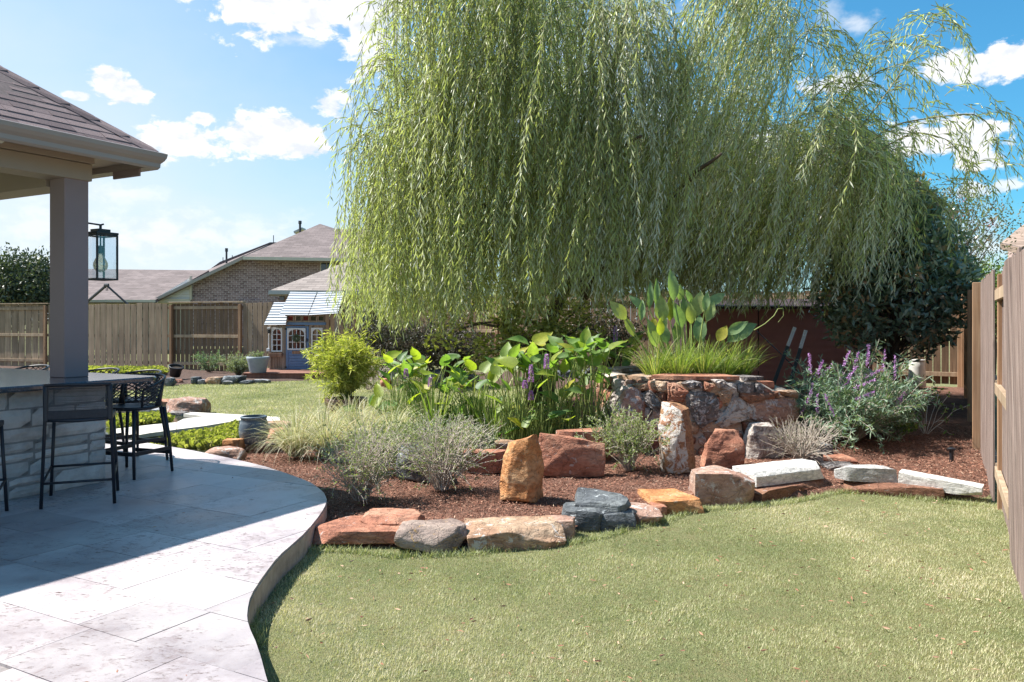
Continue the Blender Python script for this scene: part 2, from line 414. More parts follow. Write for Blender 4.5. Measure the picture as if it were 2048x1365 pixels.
def ntubes(polys, radii, n=3):
    """many thin tapering twigs; polys list of (k,3), radii list of (r0,r1)"""
    Vs = []; Fs = []; b = 0
    for pl, (r0, r1) in zip(polys, radii):
        k = len(pl); t = unit(np.gradient(pl, axis=0)); u = unit(np.cross(t, np.array([.31, .95, .1]))); w = np.cross(t, u)
        rr = np.linspace(r0, r1, k)[:, None]
        ring = [pl+(u*math.cos(2*math.pi*j/n)+w*math.sin(2*math.pi*j/n))*rr for j in range(n)]
        Vs.append(np.stack(ring, 1).reshape(-1, 3))
        i = np.arange(k-1)[:, None]*n; j = np.arange(n)[None]
        Fs.append((np.stack([i+j, i+(j+1) % n, i+n+(j+1) % n, i+n+j], -1).reshape(-1, 4))+b); b += k*n
    return np.concatenate(Vs), np.concatenate(Fs)
def cat3(parts_):
    V = []; F = []; T = []; b = 0
    for v, f, t in parts_: V.append(v); F.append(f+b); T.append(t); b += len(v)
    return np.concatenate(V), np.concatenate(F), np.concatenate(T)
def curve_pts(p0, d0, L, k, grav, wob, rg):
    p = np.array(p0, float); d = unit(np.array(d0, float)); out = [p.copy()]; st = L/k
    for _ in range(k):
        d = unit(d+np.array([0, 0, grav])/k+rg.normal(size=3)*wob); p = p+d*st; out.append(p.copy())
    return np.array(out)
# ================================================================== ground
def vmul(a, b): return Vector((a[0]*b[0], a[1]*b[1], a[2]*b[2]))
def turf_mat():
    m, nt, b = newmat('turf')
    n1 = noise_node(nt, .9, 5, .6); n2 = noise_node(nt, 9, 6, .7); n3 = noise_node(nt, 120, 3, .7)
    c = ramp(nt, n1, [(.35, (.17, .19, .08)), (.6, (.25, .245, .12))])
    c = mix(nt, ramp(nt, n2, [(.45, 0.0), (.7, .8)]), c, (.24, .20, .10))
    c = mix(nt, 1.0, c, ramp(nt, n3, [(.3, .45), (.7, 1.3)]), 'MULTIPLY')
    nt.links.new(c, b.inputs['Base Color']); b.inputs['Roughness'].default_value = .9; b.inputs['Specular IOR Level'].default_value = .15
    bump(nt, b, math_(nt, 'ADD', n3, math_(nt, 'MULTIPLY', n2, 1.5)), .9, .02); return m
M_['turf'] = turf_mat()
o = link('ground', mesh('ground', [(-900, -300, 0), (900, -300, 0), (900, 1500, 0), (-900, 1500, 0)], [(0, 1, 2, 3)], M_['turf'])); tag(o, kind='structure')

deck_px = [(535,1365),(516,1293),(496,1249),(493.5,1225),(501,1190),(526,1153),(557,1112),(585,1088),(612,1064),(642.5,1026),(652,1008),(653.5,997),(646,982),(615,961.5),
           (547,937.6),(480,921),(410,906),(356,896),(300,886.6),(232,876)]
def smooth_curve(pts, it=2):
    for _ in range(it):
        o = [pts[0]]
        for a, b in zip(pts[:-1], pts[1:]): o += [a*.75+b*.25, a*.25+b*.75]
        pts = o+[pts[-1]]
    return pts
edge = [Vector((.55, -1.5, .15)), Vector((.45, .2, .15)), Vector((.05, 1.3, .15)), Vector((-.55, 2.2, .15))]+[G(x, y, .15) for x, y in deck_px]
edge = smooth_curve(edge, 1)
deck_poly = [(p.x, p.y) for p in edge]+[(-7.5, 10.4), (-8.6, 6), (-7.5, -1.5)]
def trav_mat(name, pits=True, dark=1.0):
    m, nt, b = newmat(name)
    n1 = noise_node(nt, 1.6, 6, .6, (1, 1, 1)); oi = objrand(nt)
    c = ramp(nt, n1, [(.3, (.245*dark, .205*dark, .215*dark)), (.5, (.40*dark, .355*dark, .36*dark)), (.7, (.51*dark, .465*dark, .455*dark))])
    mr = nt.nodes.new('ShaderNodeMapRange'); mr.inputs[3].default_value = .74; mr.inputs[4].default_value = 1.16; nt.links.new(oi, mr.inputs[0])
    c = mix(nt, 1.0, c, mr.outputs[0], 'MULTIPLY')
    # vein direction follows the tile grid
    g = nt.nodes.new('ShaderNodeNewGeometry'); mp = nt.nodes.new('ShaderNodeMapping'); mp.inputs['Rotation'].default_value = (0, 0, R(29)); mp.inputs['Scale'].default_value = (24, 50, 24)
    nt.links.new(g.outputs['Position'], mp.inputs[0])
    v = nt.nodes.new('ShaderNodeTexNoise'); v.inputs['Scale'].default_value = 1; v.inputs['Detail'].default_value = 6; v.inputs['Roughness'].default_value = .7; nt.links.new(mp.outputs[0], v.inputs[0])
    patch = noise_node(nt, 1.3, 4, .6, dist=.5)
    pm = ramp(nt, patch, [(.43, 0.0), (.56, 1.0)])
    pit = ramp(nt, v.outputs[0], [(.36, 1.0), (.44, 0.0)] if pits else [(.2, 1.0), (.3, 0.0)])
    pf = math_(nt, 'MULTIPLY', pit, math_(nt, 'ADD', math_(nt, 'MULTIPLY', pm, .85), .15))
    st = math_(nt, 'MULTIPLY', pm, ramp(nt, noise_node(nt, 9, 7, .75, dist=.8), [(.5, 0.0), (.66, .55)])); c = mix(nt, st, c, (.17*dark, .115*dark, .11*dark))
    c = mix(nt, pf, c, (.13*dark, .095*dark, .09*dark))
    nt.links.new(c, b.inputs['Base Color']); b.inputs['Roughness'].default_value = .42; b.inputs['Specular IOR Level'].default_value = .38
    rr = ramp(nt, n1, [(.3, .32), (.7, .6)]); nt.links.new(rr, b.inputs['Roughness'])
    h = math_(nt, 'SUBTRACT', noise_node(nt, 60, 4, .6), math_(nt, 'MULTIPLY', pf, 1.6)); bump(nt, b, h, .35, .004); return m
M_['trav'] = trav_mat('travertine'); M_['riser'] = simple('riser_stone', (.36, .30, .26), .9, .25, 12, .5, .006, rnd=.12)
M_['grout'] = simple('grout', (.23, .205, .20), .95, .2, 30, .3, .003)
deck = thing('patio', (-3, 5, 0), 'raised patio of pale travertine tiles with a curved edge beside the lawn', 'patio')
del deck['label']; del deck['category']; deck['kind'] = 'structure'
V, F = prism(deck_poly, 0.0, .138); part('patio_slab', V, F, M_['grout'], deck)
def clip_convex(subj, clip):
    out = list(subj)
    n = len(clip)
    for i in range(n):
        ax, ay = clip[i]; bx, by = clip[(i+1) % n]; inp = out; out = []
        if not inp: break
        side = lambda p: (bx-ax)*(p[1]-ay)-(by-ay)*(p[0]-ax)
        for j in range(len(inp)):
            p, q = inp[j], inp[(j+1) % len(inp)]; sp, sq = side(p), side(q)
            if sp >= 0: out.append(p)
            if (sp >= 0) != (sq >= 0):
                t = sp/(sp-sq); out.append((p[0]+(q[0]-p[0])*t, p[1]+(q[1]-p[1])*t))
    res = []
    for p in out:
        if not res or (abs(p[0]-res[-1][0])+abs(p[1]-res[-1][1])) > 1e-4: res.append(p)
    return res
rt = random.Random(4); b_ = -1.0; nt_ = 0
while b_ < 9.0:
    hh = rt.choice([.406, .406, .61]); a_ = -9.5-rt.random()*.5
    while a_ < 2.5:
        w = rt.choice([.406, .61, .61, .61]); g = .0018
        q = [(a_+g, b_+g), (a_+w-g, b_+g), (a_+w-g, b_+hh-g), (a_+g, b_+hh-g)]
        wq = [(A.x*u+B.x*v, A.y*u+B.y*v) for u, v in q]; cx = sum(p[0] for p in wq)/4; cy = sum(p[1] for p in wq)/4
        a_ += w
        if cy < 1.6 or abs(cx/max(cy, .1)) > .78 or cx < -6.4: continue
        pl = clip_convex(deck_poly, wq)
        if len(pl) < 3: continue
        ar = abs(sum(pl[i][0]*pl[(i+1) % len(pl)][1]-pl[(i+1) % len(pl)][0]*pl[i][1] for i in range(len(pl))))/2
        if ar < .002: continue
        dz = rt.uniform(-.0015, .0015); V, F = prism(pl, .1385, .15+dz); part('tile', V, F, M_['trav'], deck); nt_ += 1
    b_ += hh
print('tiles', nt_)
# riser stones along the visible curved edge
i = 0; pts = edge; acc = []; L_ = 0
for k in range(4, len(pts)-14):
    acc.append(pts[k]); 
    if len(acc) > 1: L_ += (acc[-1]-acc[-2]).length
    if L_ > .36:
        q = []
        for m in range(len(acc)):
            t = (acc[min(m+1, len(acc)-1)]-acc[max(m-1, 0)]).normalized(); q.append(Vector((t.y, -t.x, 0)))
        s = [p+n*.0 for p, n in zip(acc, q)]
        V = []; 
        for p, n in zip(acc, q):
            for (o_, z) in ((-.004, .0), (-.004, .1375), (.03, .1375), (.03, .0)): V.append((p.x-n.x*o_*1, p.y-n.y*o_, z))
        F = []
        for m in range(len(acc)-1):
            for c in range(4): F.append((m*4+c, m*4+(c+1) % 4, m*4+4+(c+1) % 4, m*4+4+c))
        part('riser_stone', V, F, M_['riser'], deck); acc = [acc[-1]]; L_ = 0

# mulch beds
def mulch_mat():
    m, nt, b = newmat('mulch')
    n1 = noise_node(nt, 2.2, 5, .6); n2 = noise_node(nt, 70, 4, .8, (1, 1, 1), dist=1.5); n3 = noise_node(nt, 22, 5, .7, dist=1)
    c = ramp(nt, n2, [(.32, (.06, .03, .022)), (.5, (.20, .10, .07)), (.68, (.37, .22, .155))])
    c = mix(nt, 1.0, c, ramp(nt, n1, [(.35, .75), (.7, 1.25)]), 'MULTIPLY')
    nt.links.new(c, b.inputs['Base Color']); b.inputs['Roughness'].default_value = .9; b.inputs['Specular IOR Level'].default_value = .2
    bump(nt, b, math_(nt, 'ADD', n2, n3), 1.0, .02); return m
M_['mulch'] = mulch_mat()
def mz(x, y):
    x = np.asarray(x, float); y = np.asarray(y, float)
    return .035+.15*np.clip((y-9)/6, 0, 1)*np.clip((x+1.5)/2.5, 0, 1)+.03*vnoise(np.stack([x*.9, y*.9, 0*x], -1), 3)+.012*vnoise(np.stack([x*4, y*4, 0*x], -1), 4)
M1 = [G(x, y, .05) for x, y in [(650,992),(640,1030),(612,1066),(700,1076),(800,1083),(935,1078),(1130,1054),(1260,1032),(1400,995),(1530,990),(1680,972),(1800,974),(1975,985)]]
M1 = [(p.x, p.y) for p in M1]+[(4.3, 7.2), (9.4, 16.5), (5, 18.9), (2.2, 20.3), (1.2, 15)]+[(p.x, p.y) for p in [G(x, y, .05) for x, y in [(1100,835),(760,850),(545,872),(440,900),(395,905),(500,930),(570,947),(630,975)]]]
M2 = [(p.x, p.y) for p in [G(x, y, 0) for x, y in [(-60,800),(120,790),(260,782),(330,772),(400,768),(540,764),(760,757),(900,762),(1120,778)]]]+[(2.3, 16.0), (2.3, 20.4), (-.34, 22.6), (-4.4, 24.8), (-4.5, 22.6), (-7.2, 23.7), (-17.5, 27.2), (-20, 28)]
def bed(name, poly, res):
    xs = np.arange(min(p[0] for p in poly)-res, max(p[0] for p in poly)+res, res); ys = np.arange(min(p[1] for p in poly)-res, max(p[1] for p in poly)+res, res)
    X, Y = np.meshgrid(xs, ys); zz = mz(X.ravel(), Y.ravel()); V = np.stack([X.ravel(), Y.ravel(), zz], 1)
    ins = inpoly(X.ravel()+1e-5, Y.ravel()+1e-5, poly).reshape(X.shape)
    keep = ins[:-1, :-1] | ins[1:, :-1] | ins[:-1, 1:] | ins[1:, 1:]
    V[~ins.ravel(), 2] = -.01
    j, i = np.nonzero(keep); w = X.shape[1]; F = np.stack([j*w+i, j*w+i+1, (j+1)*w+i+1, (j+1)*w+i], 1)
    u, inv = np.unique(F, return_inverse=True); V = V[u]; F = inv.reshape(F.shape)
    o = part(name, V, F, M_['mulch'], None, True); tag(o, kind='structure'); return o
bed('mulch_bed', M1, .07)
M_['mulch'], _keep = simple('shaded_mulch', (.085, .05, .038), .95, .5, 14, .8, .03), M_['mulch']; bed('mulch_bed', M2, .12); M_['mulch'] = _keep  # far bed: darker mulch copy, the shadow lying there is put into its colour
def in_bed(x, y): return inpoly(x, y, M1) | inpoly(x, y, M2)

# pond and coping
def water_mat():
    m, nt, b = newmat('pond_water'); b.inputs['Base Color'].default_value = (.03, .035, .022, 1); b.inputs['Roughness'].default_value = .06
    bump(nt, b, noise_node(nt, 6, 3, .5), .12, .01); return m
M_['water'] = water_mat()
wp = [G(x, y, .02) for x, y in [(140,870),(300,899),(401,912),(470,905),(560,890),(575,855),(430,838),(345,812),(200,806),(100,830)]]
o = part('pond_water', *prism([(p.x, p.y) for p in wp], .006, .05), M_['water']); tag(o, kind='structure')
wp = [G(x, y, .1) for x, y in [(770,900),(1200,900),(1235,830),(770,838)]]
o = part('pond_water', *prism([(p.x, p.y) for p in wp], .006, .10), M_['water']); tag(o, kind='structure')
M_['coping'] = simple('coping_concrete', (.52, .49, .44), .85, .12, 9, .3, .004)
M_['slatep'] = M_['slate']
cp = [[(222,880),(300,866.4),(352,859.5),(352,845),(300,850),(222,859)], [(353,859.3),(408,852.5),(477,841),(560,842.5),(560,834.5),(470,829),(385,824.6),(367,828),(411,832.8),(367,838),(353,844.8)]]
coping = thing('pond_coping', (-3.2, 10.5, 0), 'pale stone walkway slabs bridging the pond behind the bar stools', 'walkway')
for q in cp:
    w = [G(x, y, .15) for x, y in q]; part('slab', *prism([(p.x, p.y) for p in w][::-1], .1, .15), M_['coping'], coping)
w = [G(x, y, .15) for x, y in [(226,877.5),(300,864.5),(408,851),(477,839.5),(555,840.5),(555,836),(470,831),(300,853),(226,862)]]
part('support', *prism([(p.x, p.y) for p in w][::-1], .01, .099), simple('mossy_concrete', (.30, .31, .24), .9, .25, 8, .4, .005), coping)

# ================================================================== wood and fences
def woodmat(name, c1, c2, c3, gs=1.0, bd=.004, rnd=.16, bs=.6):
    m, nt, b = newmat(name); N = nt.nodes; L = nt.links
    tc = N.new('ShaderNodeTexCoord'); off = N.new('ShaderNodeVectorMath'); off.operation = 'ADD'; L.new(tc.outputs['Object'], off.inputs[0])
    r = math_(nt, 'MULTIPLY', objrand(nt), 40.0); cmb = N.new('ShaderNodeCombineXYZ'); L.new(r, cmb.inputs[0]); L.new(r, cmb.inputs[1]); L.new(r, cmb.inputs[2]); L.new(cmb.outputs[0], off.inputs[1])
    def nz(sc, st, det=6, dist=0):
        mp = N.new('ShaderNodeMapping'); mp.inputs['Scale'].default_value = st; L.new(off.outputs[0], mp.inputs[0])
        n = N.new('ShaderNodeTexNoise'); n.inputs['Scale'].default_value = sc; n.inputs['Detail'].default_value = det; n.inputs['Roughness'].default_value = .6; n.inputs['Distortion'].default_value = dist
        L.new(mp.outputs[0], n.inputs[0]); return n.outputs[0]
    g = nz(28*gs, (1, 1, .035), 6, .6); big = nz(2.2, (1, 1, .6), 4)
    c = ramp(nt, g, [(.3, c1), (.5, c2), (.7, c3)])
    c = mix(nt, 1.0, c, ramp(nt, big, [(.3, .78), (.7, 1.18)]), 'MULTIPLY')
    kn = N.new('ShaderNodeTexVoronoi'); mp = N.new('ShaderNodeMapping'); mp.inputs['Scale'].default_value = (5.5, 5.5, 1.7); L.new(off.outputs[0], mp.inputs[0]); L.new(mp.outputs[0], kn.inputs['Vector']); kn.inputs['Scale'].default_value = 1
    c = mix(nt, ramp(nt, kn.outputs['Distance'], [(.05, .8), (.12, 0.0)]), c, tuple(x*.4 for x in c1))
    mr = N.new('ShaderNodeMapRange'); mr.inputs[3].default_value = 1-rnd; mr.inputs[4].default_value = 1+rnd; L.new(objrand(nt), mr.inputs[0])
    c = mix(nt, 1.0, c, mr.outputs[0], 'MULTIPLY')
    L.new(c, b.inputs['Base Color']); b.inputs['Roughness'].default_value = .85; b.inputs['Specular IOR Level'].default_value = .2
    bump(nt, b, g, bs, bd); return m
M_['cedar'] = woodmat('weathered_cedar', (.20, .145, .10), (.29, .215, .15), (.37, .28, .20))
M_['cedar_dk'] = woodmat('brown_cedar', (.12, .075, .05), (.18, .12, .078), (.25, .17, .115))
M_['cedar_near'] = woodmat('grey_weathered_pickets', (.115, .08, .07), (.21, .155, .135), (.33, .26, .23), 1.6, .005, .13, .9)
M_['post'] = woodmat('pressure_treated_post', (.22, .12, .07), (.33, .195, .115), (.42, .27, .17), .6, .004, .08)
M_['rail'] = woodmat('rail_wood', (.25, .17, .11), (.34, .25, .17), (.42, .32, .23), .6)
def board_mesh(w, h, t, mat, dog=False):
    V, F = bbox_(-w/2, w/2, -t/2, t/2, 0, h, .0025); return mesh('board', V, F, mat)
def fence(label, p0, p1, z0, H, bw, front, mat, cap=False, rails=(.22, 1.05, 1.88), name='wooden_fence', gap=.012, group='wooden fence panels', post_ends=(1, 1), lean=0, seed=0, inside=None):
    """front=True: boards on the side facing the yard; else rails and posts show there. inside = unit vector towards the yard"""
    r = random.Random(seed); p0 = Vector((p0[0], p0[1], z0)); p1 = Vector((p1[0], p1[1], z0)); d = (p1-p0); L = d.length; d.normalize()
    ang = math.atan2(d.y, d.x); n = inside.normalized(); t = thing(name, p0, label, 'fence', group, ang)
    s = 1 if Vector((-d.y, d.x, 0)).dot(n) > 0 else -1
    side = s*(1 if front else -1)
    ms = [board_mesh(bw-gap, H*k, .017, mat) for k in (1, .993, 1.006)]
    k = 0; x = bw/2
    while x < L-bw*.3:
        link('board', r.choice(ms), t, (x, side*(.028+r.uniform(-.002, .003)), r.uniform(0, .02)), (lean*s, r.uniform(-.003, .003), r.uniform(-.012, .012))); x += bw+r.uniform(-.001, .004)
    rm = mesh('rail', *bbox_(0, L, -.019, .019, -.045, .045, .003), M_['rail'])
    for z in rails: link('rail', rm, t, (0, -side*.004, z))
    pm = mesh('post', *bbox_(-.045, .045, -.045, .045, -.05, H-.03, .004), M_['post'])
    if post_ends[0]: link('post', pm, t, (.05, -side*.07, 0))
    if post_ends[1]: link('post', pm, t, (L-.05, -side*.07, 0))
    if cap: link('cap', mesh('cap', *bbox_(-.05, L+.05, -.07, .07, 0, .035, .004), M_['rail']), t, (0, 0, H+.025))
    return t
def FX(px, d): return ((px-CX)/FPX*d, d)
def back_d(px): return 1/(1/26.6+(1/23.4-1/26.6)*px/540.)
yard_b = Vector((-.3, -1, 0))
for (x0, x1, fr, lab, cap, bw, mt) in [(-70, 97, False, 'cedar fence panel with exposed rail at the far left behind the bar column', True, .29, 'cedar'),
        (98, 342, True, 'smooth picket side fence panel right of the bar column behind the lantern', False, .235, 'cedar'),
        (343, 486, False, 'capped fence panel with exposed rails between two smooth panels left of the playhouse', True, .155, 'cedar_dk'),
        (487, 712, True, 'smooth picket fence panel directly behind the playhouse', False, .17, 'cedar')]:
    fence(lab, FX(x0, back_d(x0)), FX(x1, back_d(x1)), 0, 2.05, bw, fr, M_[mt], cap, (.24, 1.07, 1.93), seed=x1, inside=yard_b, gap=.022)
p4 = FX(713, back_d(713))
fence('short fence return going back behind the willow curtain', p4, (-4.37, 24.6), .05, 2.05, .16, True, M_['cedar'], inside=Vector((1, 0, 0)), seed=5)
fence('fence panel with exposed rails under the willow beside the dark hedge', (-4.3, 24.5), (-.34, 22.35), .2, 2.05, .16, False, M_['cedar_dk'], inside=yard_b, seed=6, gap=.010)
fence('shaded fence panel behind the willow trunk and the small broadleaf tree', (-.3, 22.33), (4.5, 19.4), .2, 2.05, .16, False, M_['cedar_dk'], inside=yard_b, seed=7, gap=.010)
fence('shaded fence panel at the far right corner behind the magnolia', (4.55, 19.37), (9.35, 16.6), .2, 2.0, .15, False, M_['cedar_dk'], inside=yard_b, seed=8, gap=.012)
def RF(y): return (.425+.544*y, y)
yard_r = -A
RFH = 1.97
fence('near panel of the right fence, weathered grey pickets leaning over the lawn', (1.60, 2.0), (RF(5.2)[0]+.025, 5.2), -.02, 1.93, .138, True, M_['cedar_near'], rails=(.45, 1.03, 1.8), seed=11, inside=yard_r, lean=R(-1.2), gap=.013, post_ends=(0, 0), group='right fence panels')
fence('recessed right fence panel with brown post and rails showing beside the limestone slab', RF(5.25), RF(6.72), -.02, RFH, .14, False, M_['cedar_near'], rails=(.30, 1.0, 1.78), seed=12, inside=yard_r, gap=.006, post_ends=(0, 0), group='right fence panels')
fence('second smooth panel of the right fence beyond the tall brown post', RF(6.75), RF(9.2), .0, RFH, .14, True, M_['cedar_near'], rails=(.3, 1.0, 1.78), seed=13, inside=yard_r, gap=.006, post_ends=(0, 0), group='right fence panels')
fence('third right fence panel with dark posts showing above the mulch path', RF(9.25), RF(11.6), .05, RFH, .14, False, M_['cedar_near'], rails=(.3, 1.0, 1.78), seed=14, inside=yard_r, gap=.008, group='right fence panels')
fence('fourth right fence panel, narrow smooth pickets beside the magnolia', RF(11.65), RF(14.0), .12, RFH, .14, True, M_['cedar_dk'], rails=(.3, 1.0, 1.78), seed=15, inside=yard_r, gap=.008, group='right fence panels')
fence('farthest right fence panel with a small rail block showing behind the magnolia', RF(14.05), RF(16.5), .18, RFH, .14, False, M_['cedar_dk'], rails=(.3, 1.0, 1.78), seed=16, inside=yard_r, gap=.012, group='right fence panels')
pp = thing('fence_post', (4.045, 6.56, 0), 'tall brown square wood post standing between the two smooth right fence panels', 'post')
part('post', *xf(bbox_(-.055, .055, -.055, .055, -.05, 1.93, .004), (4.045, 6.56, 0), rotz=R(61.4)), M_['post'], pp)

# ================================================================== neighbouring houses
def brick_mat(name, c1, c2, mort, sc=1.0, vertical='x'):
    m, nt, b = newmat(name); N = nt.nodes; L = nt.links
    g = N.new('ShaderNodeNewGeometry'); s = N.new('ShaderNodeSeparateXYZ'); L.new(g.outputs['Position'], s.inputs[0])
    c = N.new('ShaderNodeCombineXYZ'); L.new(s.outputs[0 if vertical == 'x' else 1], c.inputs[0]); L.new(s.outputs[2], c.inputs[1])
    t = N.new('ShaderNodeTexBrick'); L.new(c.outputs[0], t.inputs[0]); t.inputs['Scale'].default_value = 1/sc; t.inputs['Brick Width'].default_value = .27; t.inputs['Row Height'].default_value = .10
    t.inputs['Mortar Size'].default_value = .012; t.inputs['Color1'].default_value = c4(c1); t.inputs['Color2'].default_value = c4(c2); t.inputs['Mortar'].default_value = c4(mort); t.inputs['Bias'].default_value = -.1
    cc = mix(nt, 1.0, t.outputs[0], ramp(nt, noise_node(nt, 14, 3, .7, (1, 1, 2.5)), [(.35, .65), (.6, 1.35)]), 'MULTIPLY')
    L.new(cc, b.inputs['Base Color']); b.inputs['Roughness'].default_value = .9; bump(nt, b, t.outputs[1], -.4, .01); return m
def shingle_mat(name, c, sc=1.0, vertical='z'):
    m, nt, b = newmat(name); N = nt.nodes; L = nt.links
    g = N.new('ShaderNodeNewGeometry'); s = N.new('ShaderNodeSeparateXYZ'); L.new(g.outputs['Position'], s.inputs[0])
    cb = N.new('ShaderNodeCombineXYZ'); L.new(s.outputs[0], cb.inputs[0]); L.new(s.outputs[2], cb.inputs[1])
    t = N.new('ShaderNodeTexBrick'); L.new(cb.outputs[0], t.inputs[0]); t.inputs['Scale'].default_value = 1; t.inputs['Brick Width'].default_value = .42*sc; t.inputs['Row Height'].default_value = .075*sc
    t.inputs['Mortar Size'].default_value = .008; t.inputs['Mortar Smooth'].default_value = .6; t.inputs['Color1'].default_value = c4(tuple(x*.82 for x in c)); t.inputs['Color2'].default_value = c4(tuple(x*1.18 for x in c)); t.inputs['Mortar'].default_value = c4(tuple(x*.45 for x in c))
    cc = mix(nt, 1.0, t.outputs[0], ramp(nt, noise_node(nt, 1.2, 5, .7), [(.3, .85), (.7, 1.15)]), 'MULTIPLY')
    L.new(cc, b.inputs['Base Color']); b.inputs['Roughness'].default_value = .95; b.inputs['Specular IOR Level'].default_value = .15; bump(nt, b, t.outputs[1], -.3, .02); return m
M_['brickw'] = brick_mat('brown_house_brick', (.15, .085, .085), (.32, .215, .215), (.45, .39, .385), .95)
M_['shing_far'] = shingle_mat('house_shingles', (.185, .15, .145)); M_['shing_dk'] = shingle_mat('dark_house_shingles', (.14, .11, .115))
M_['trim'] = simple('cream_trim', (.58, .53, .44), .7, .05, 4, 0); M_['siding'] = simple('white_siding', (.68, .67, .66), .7, .04, 4, 0)
M_['metal_dk'] = simple('dark_pipe_metal', (.05, .05, .055), .5, .2, 8, 0); M_['winglass'] = simple('window_glass', (.03, .04, .05), .08, .2, 1, 0, spec=.8)
def Q(px, py, d): return P(px, py, d)
h1 = thing('brick_house', (-12, 38, 0), 'large brown brick house with long shingled roofs behind the back fence', 'house')
D = 38.0
part('wall', *slab([Q(380, 641+52, D), Q(760, 641+52, D), Q(760, 519, D), Q(489, 516, D), Q(380, 569, D)], .3), M_['brickw'], h1)
gab = part('gable', *slab([Q(309, 598, D-.1), Q(380, 598, D-.1), Q(380, 556, D-.1)], .2), M_['siding'], h1)
for yy in range(560, 598, 5):
    xx = 309+(598-yy)*71/42
    part('siding_board', *slab([Q(xx, yy+4.2, D-.14), Q(380, yy+4.2, D-.14), Q(380, yy, D-.13), Q(xx+5, yy, D-.13)], .03), M_['siding'], gab)
part('corner_board', *slab([Q(379, 600, D-.2), Q(383, 600, D-.2), Q(383, 552, D-.2), Q(379, 554, D-.2)], .1), M_['trim'], h1)
part('band_board', *slab([Q(316, 606, D-.2), Q(380, 606, D-.2), Q(380, 598, D-.2), Q(312, 598, D-.2)], .15), M_['trim'], h1)
part('lower_wall', *slab([Q(135, 700, D), Q(381, 700, D), Q(381, 605, D), Q(135, 605, D)], .25), simple('cream_wall', (.52, .47, .36), .8, .05, 3, 0), h1)
# low wing roof
part('roof', *slab([Q(132, 601, D-1.0), Q(309, 601, D-1.0), Q(418, 541, D+6), Q(132, 538, D+6)], .15), M_['shing_far'], h1)
part('gutter', *slab([Q(132, 605, D-1.05), Q(309, 605, D-1.05), Q(309, 600, D-1.05), Q(132, 600, D-1.05)], .12), M_['trim'], h1)
# rake and upper roof: slope facing left seen on edge, main hip facing us
part('roof', *slab([Q(303, 603, D-.5), Q(488, 512, D-.5), Q(536, 490, D+12), Q(413, 541, D+12)], .15), M_['shing_far'], h1)
part('rake_board', *slab([Q(303, 606, D-.6), Q(488, 518, D-.6), Q(488, 511, D-.6), Q(303, 600, D-.6)], .1), simple('taupe_trim', (.36, .32, .29), .7, .05, 4, 0), h1)
part('roof', *slab([Q(486, 514, D-.8), Q(760, 519, D-.8), Q(760, 462, D+5), Q(690, 459, D+5), Q(668, 457, D+5), Q(640, 448, D+5)], .2), M_['shing_far'], h1)
part('gutter', *slab([Q(486, 519.5, D-.9), Q(760, 524, D-.9), Q(760, 518, D-.9), Q(486, 513.5, D-.9)], .15), M_['trim'], h1)
part('roof', *slab([Q(418, 540, D+12), Q(530, 540, D+12), Q(560, 485, D+12), Q(540, 485, D+12), Q(440, 524, D+12)], .3), M_['shing_dk'], h1)
def pipe(px, y0, y1, d, w, nm='vent_pipe', hat=True):
    b0 = Q(px, y0, d); t0 = Q(px, y1, d); r = w/2*d/FPX
    vf = tube([b0, t0], r, 8)
    if hat: vf = join(vf, tube([t0-Vector((0, 0, .12)), t0+Vector((0, 0, .05))], r*1.5, 8))
    part(nm, *vf, M_['metal_dk'], h1)
pipe(453, 527, 499, D+2, 4); pipe(600, 466, 444, D+6, 4.5); pipe(547, 486, 471, D+8, 1.6, hat=False); pipe(446, 522, 515, D+3, 1.6, hat=False); pipe(464.5, 517, 511, D+4, 1.6, hat=False)
part('chimney_cap', *slab([Q(588, 467, D+6), Q(605, 459, D+6), Q(604, 455, D+6), Q(587, 463, D+6)], .8), M_['trim'], h1)
part('turbine_vent', *lathe([(.0, 0), (.28, .02), (.22, .15), (.02, .3)], 10, Q(588, 508, D+1.2)), M_['metal_dk'], h1)
wd = part('window', *slab([Q(640, 545, D-.05), Q(666, 545, D-.05), Q(666, 525, D-.05), Q(640, 525, D-.05)], .1), M_['trim'], h1)
for a, b in ((642, 652), (654, 664)): part('pane', *slab([Q(a, 543, D-.09), Q(b, 543, D-.09), Q(b, 527, D-.09), Q(a, 527, D-.09)], .03), M_['winglass'], wd)
part('window_lintel', *slab([Q(476, 606, D-.05), Q(520, 606, D-.05), Q(520, 600, D-.05), Q(476, 600, D-.05)], .04), M_['brickw'], h1)

h2 = thing('hip_roof_house', (-6, 30, 0), 'low house with a tan hip roof rising behind the playhouse', 'house')
D = 29.0
part('wall', *slab([Q(556, 690, D), Q(900, 690, D), Q(900, 588, D), Q(556, 588, D)], .3), M_['brickw'], h2)
part('roof', *slab([Q(537, 582, D-.6), Q(960, 584, D-.6), Q(900, 520, D+4), Q(712, 517, D+4)], .2), shingle_mat('tan_shingles', (.26, .22, .20)), h2)
part('gutter', *slab([Q(536, 589, D-.65), Q(960, 590, D-.65), Q(960, 583, D-.65), Q(537, 581, D-.65)], .15), simple('grey_gutter', (.42, .42, .42), .6, .05, 3, 0), h2)
part('window', *slab([Q(559, 601, D-.1), Q(568, 601, D-.1), Q(568, 590, D-.1), Q(559, 590, D-.1)], .05), M_['winglass'], h2)
h3 = thing('pink_house', (19, 28, 0), 'corner of a pinkish house with brown eaves above the right fence', 'house')
D = 27.0
part('wall', *slab([Q(2030, 640, D), Q(2300, 640, D), Q(2300, 470, D), Q(2030, 480, D)], .4), simple('pink_brown_brick', (.40, .29, .27), .85, .15, 20, .2), h3)
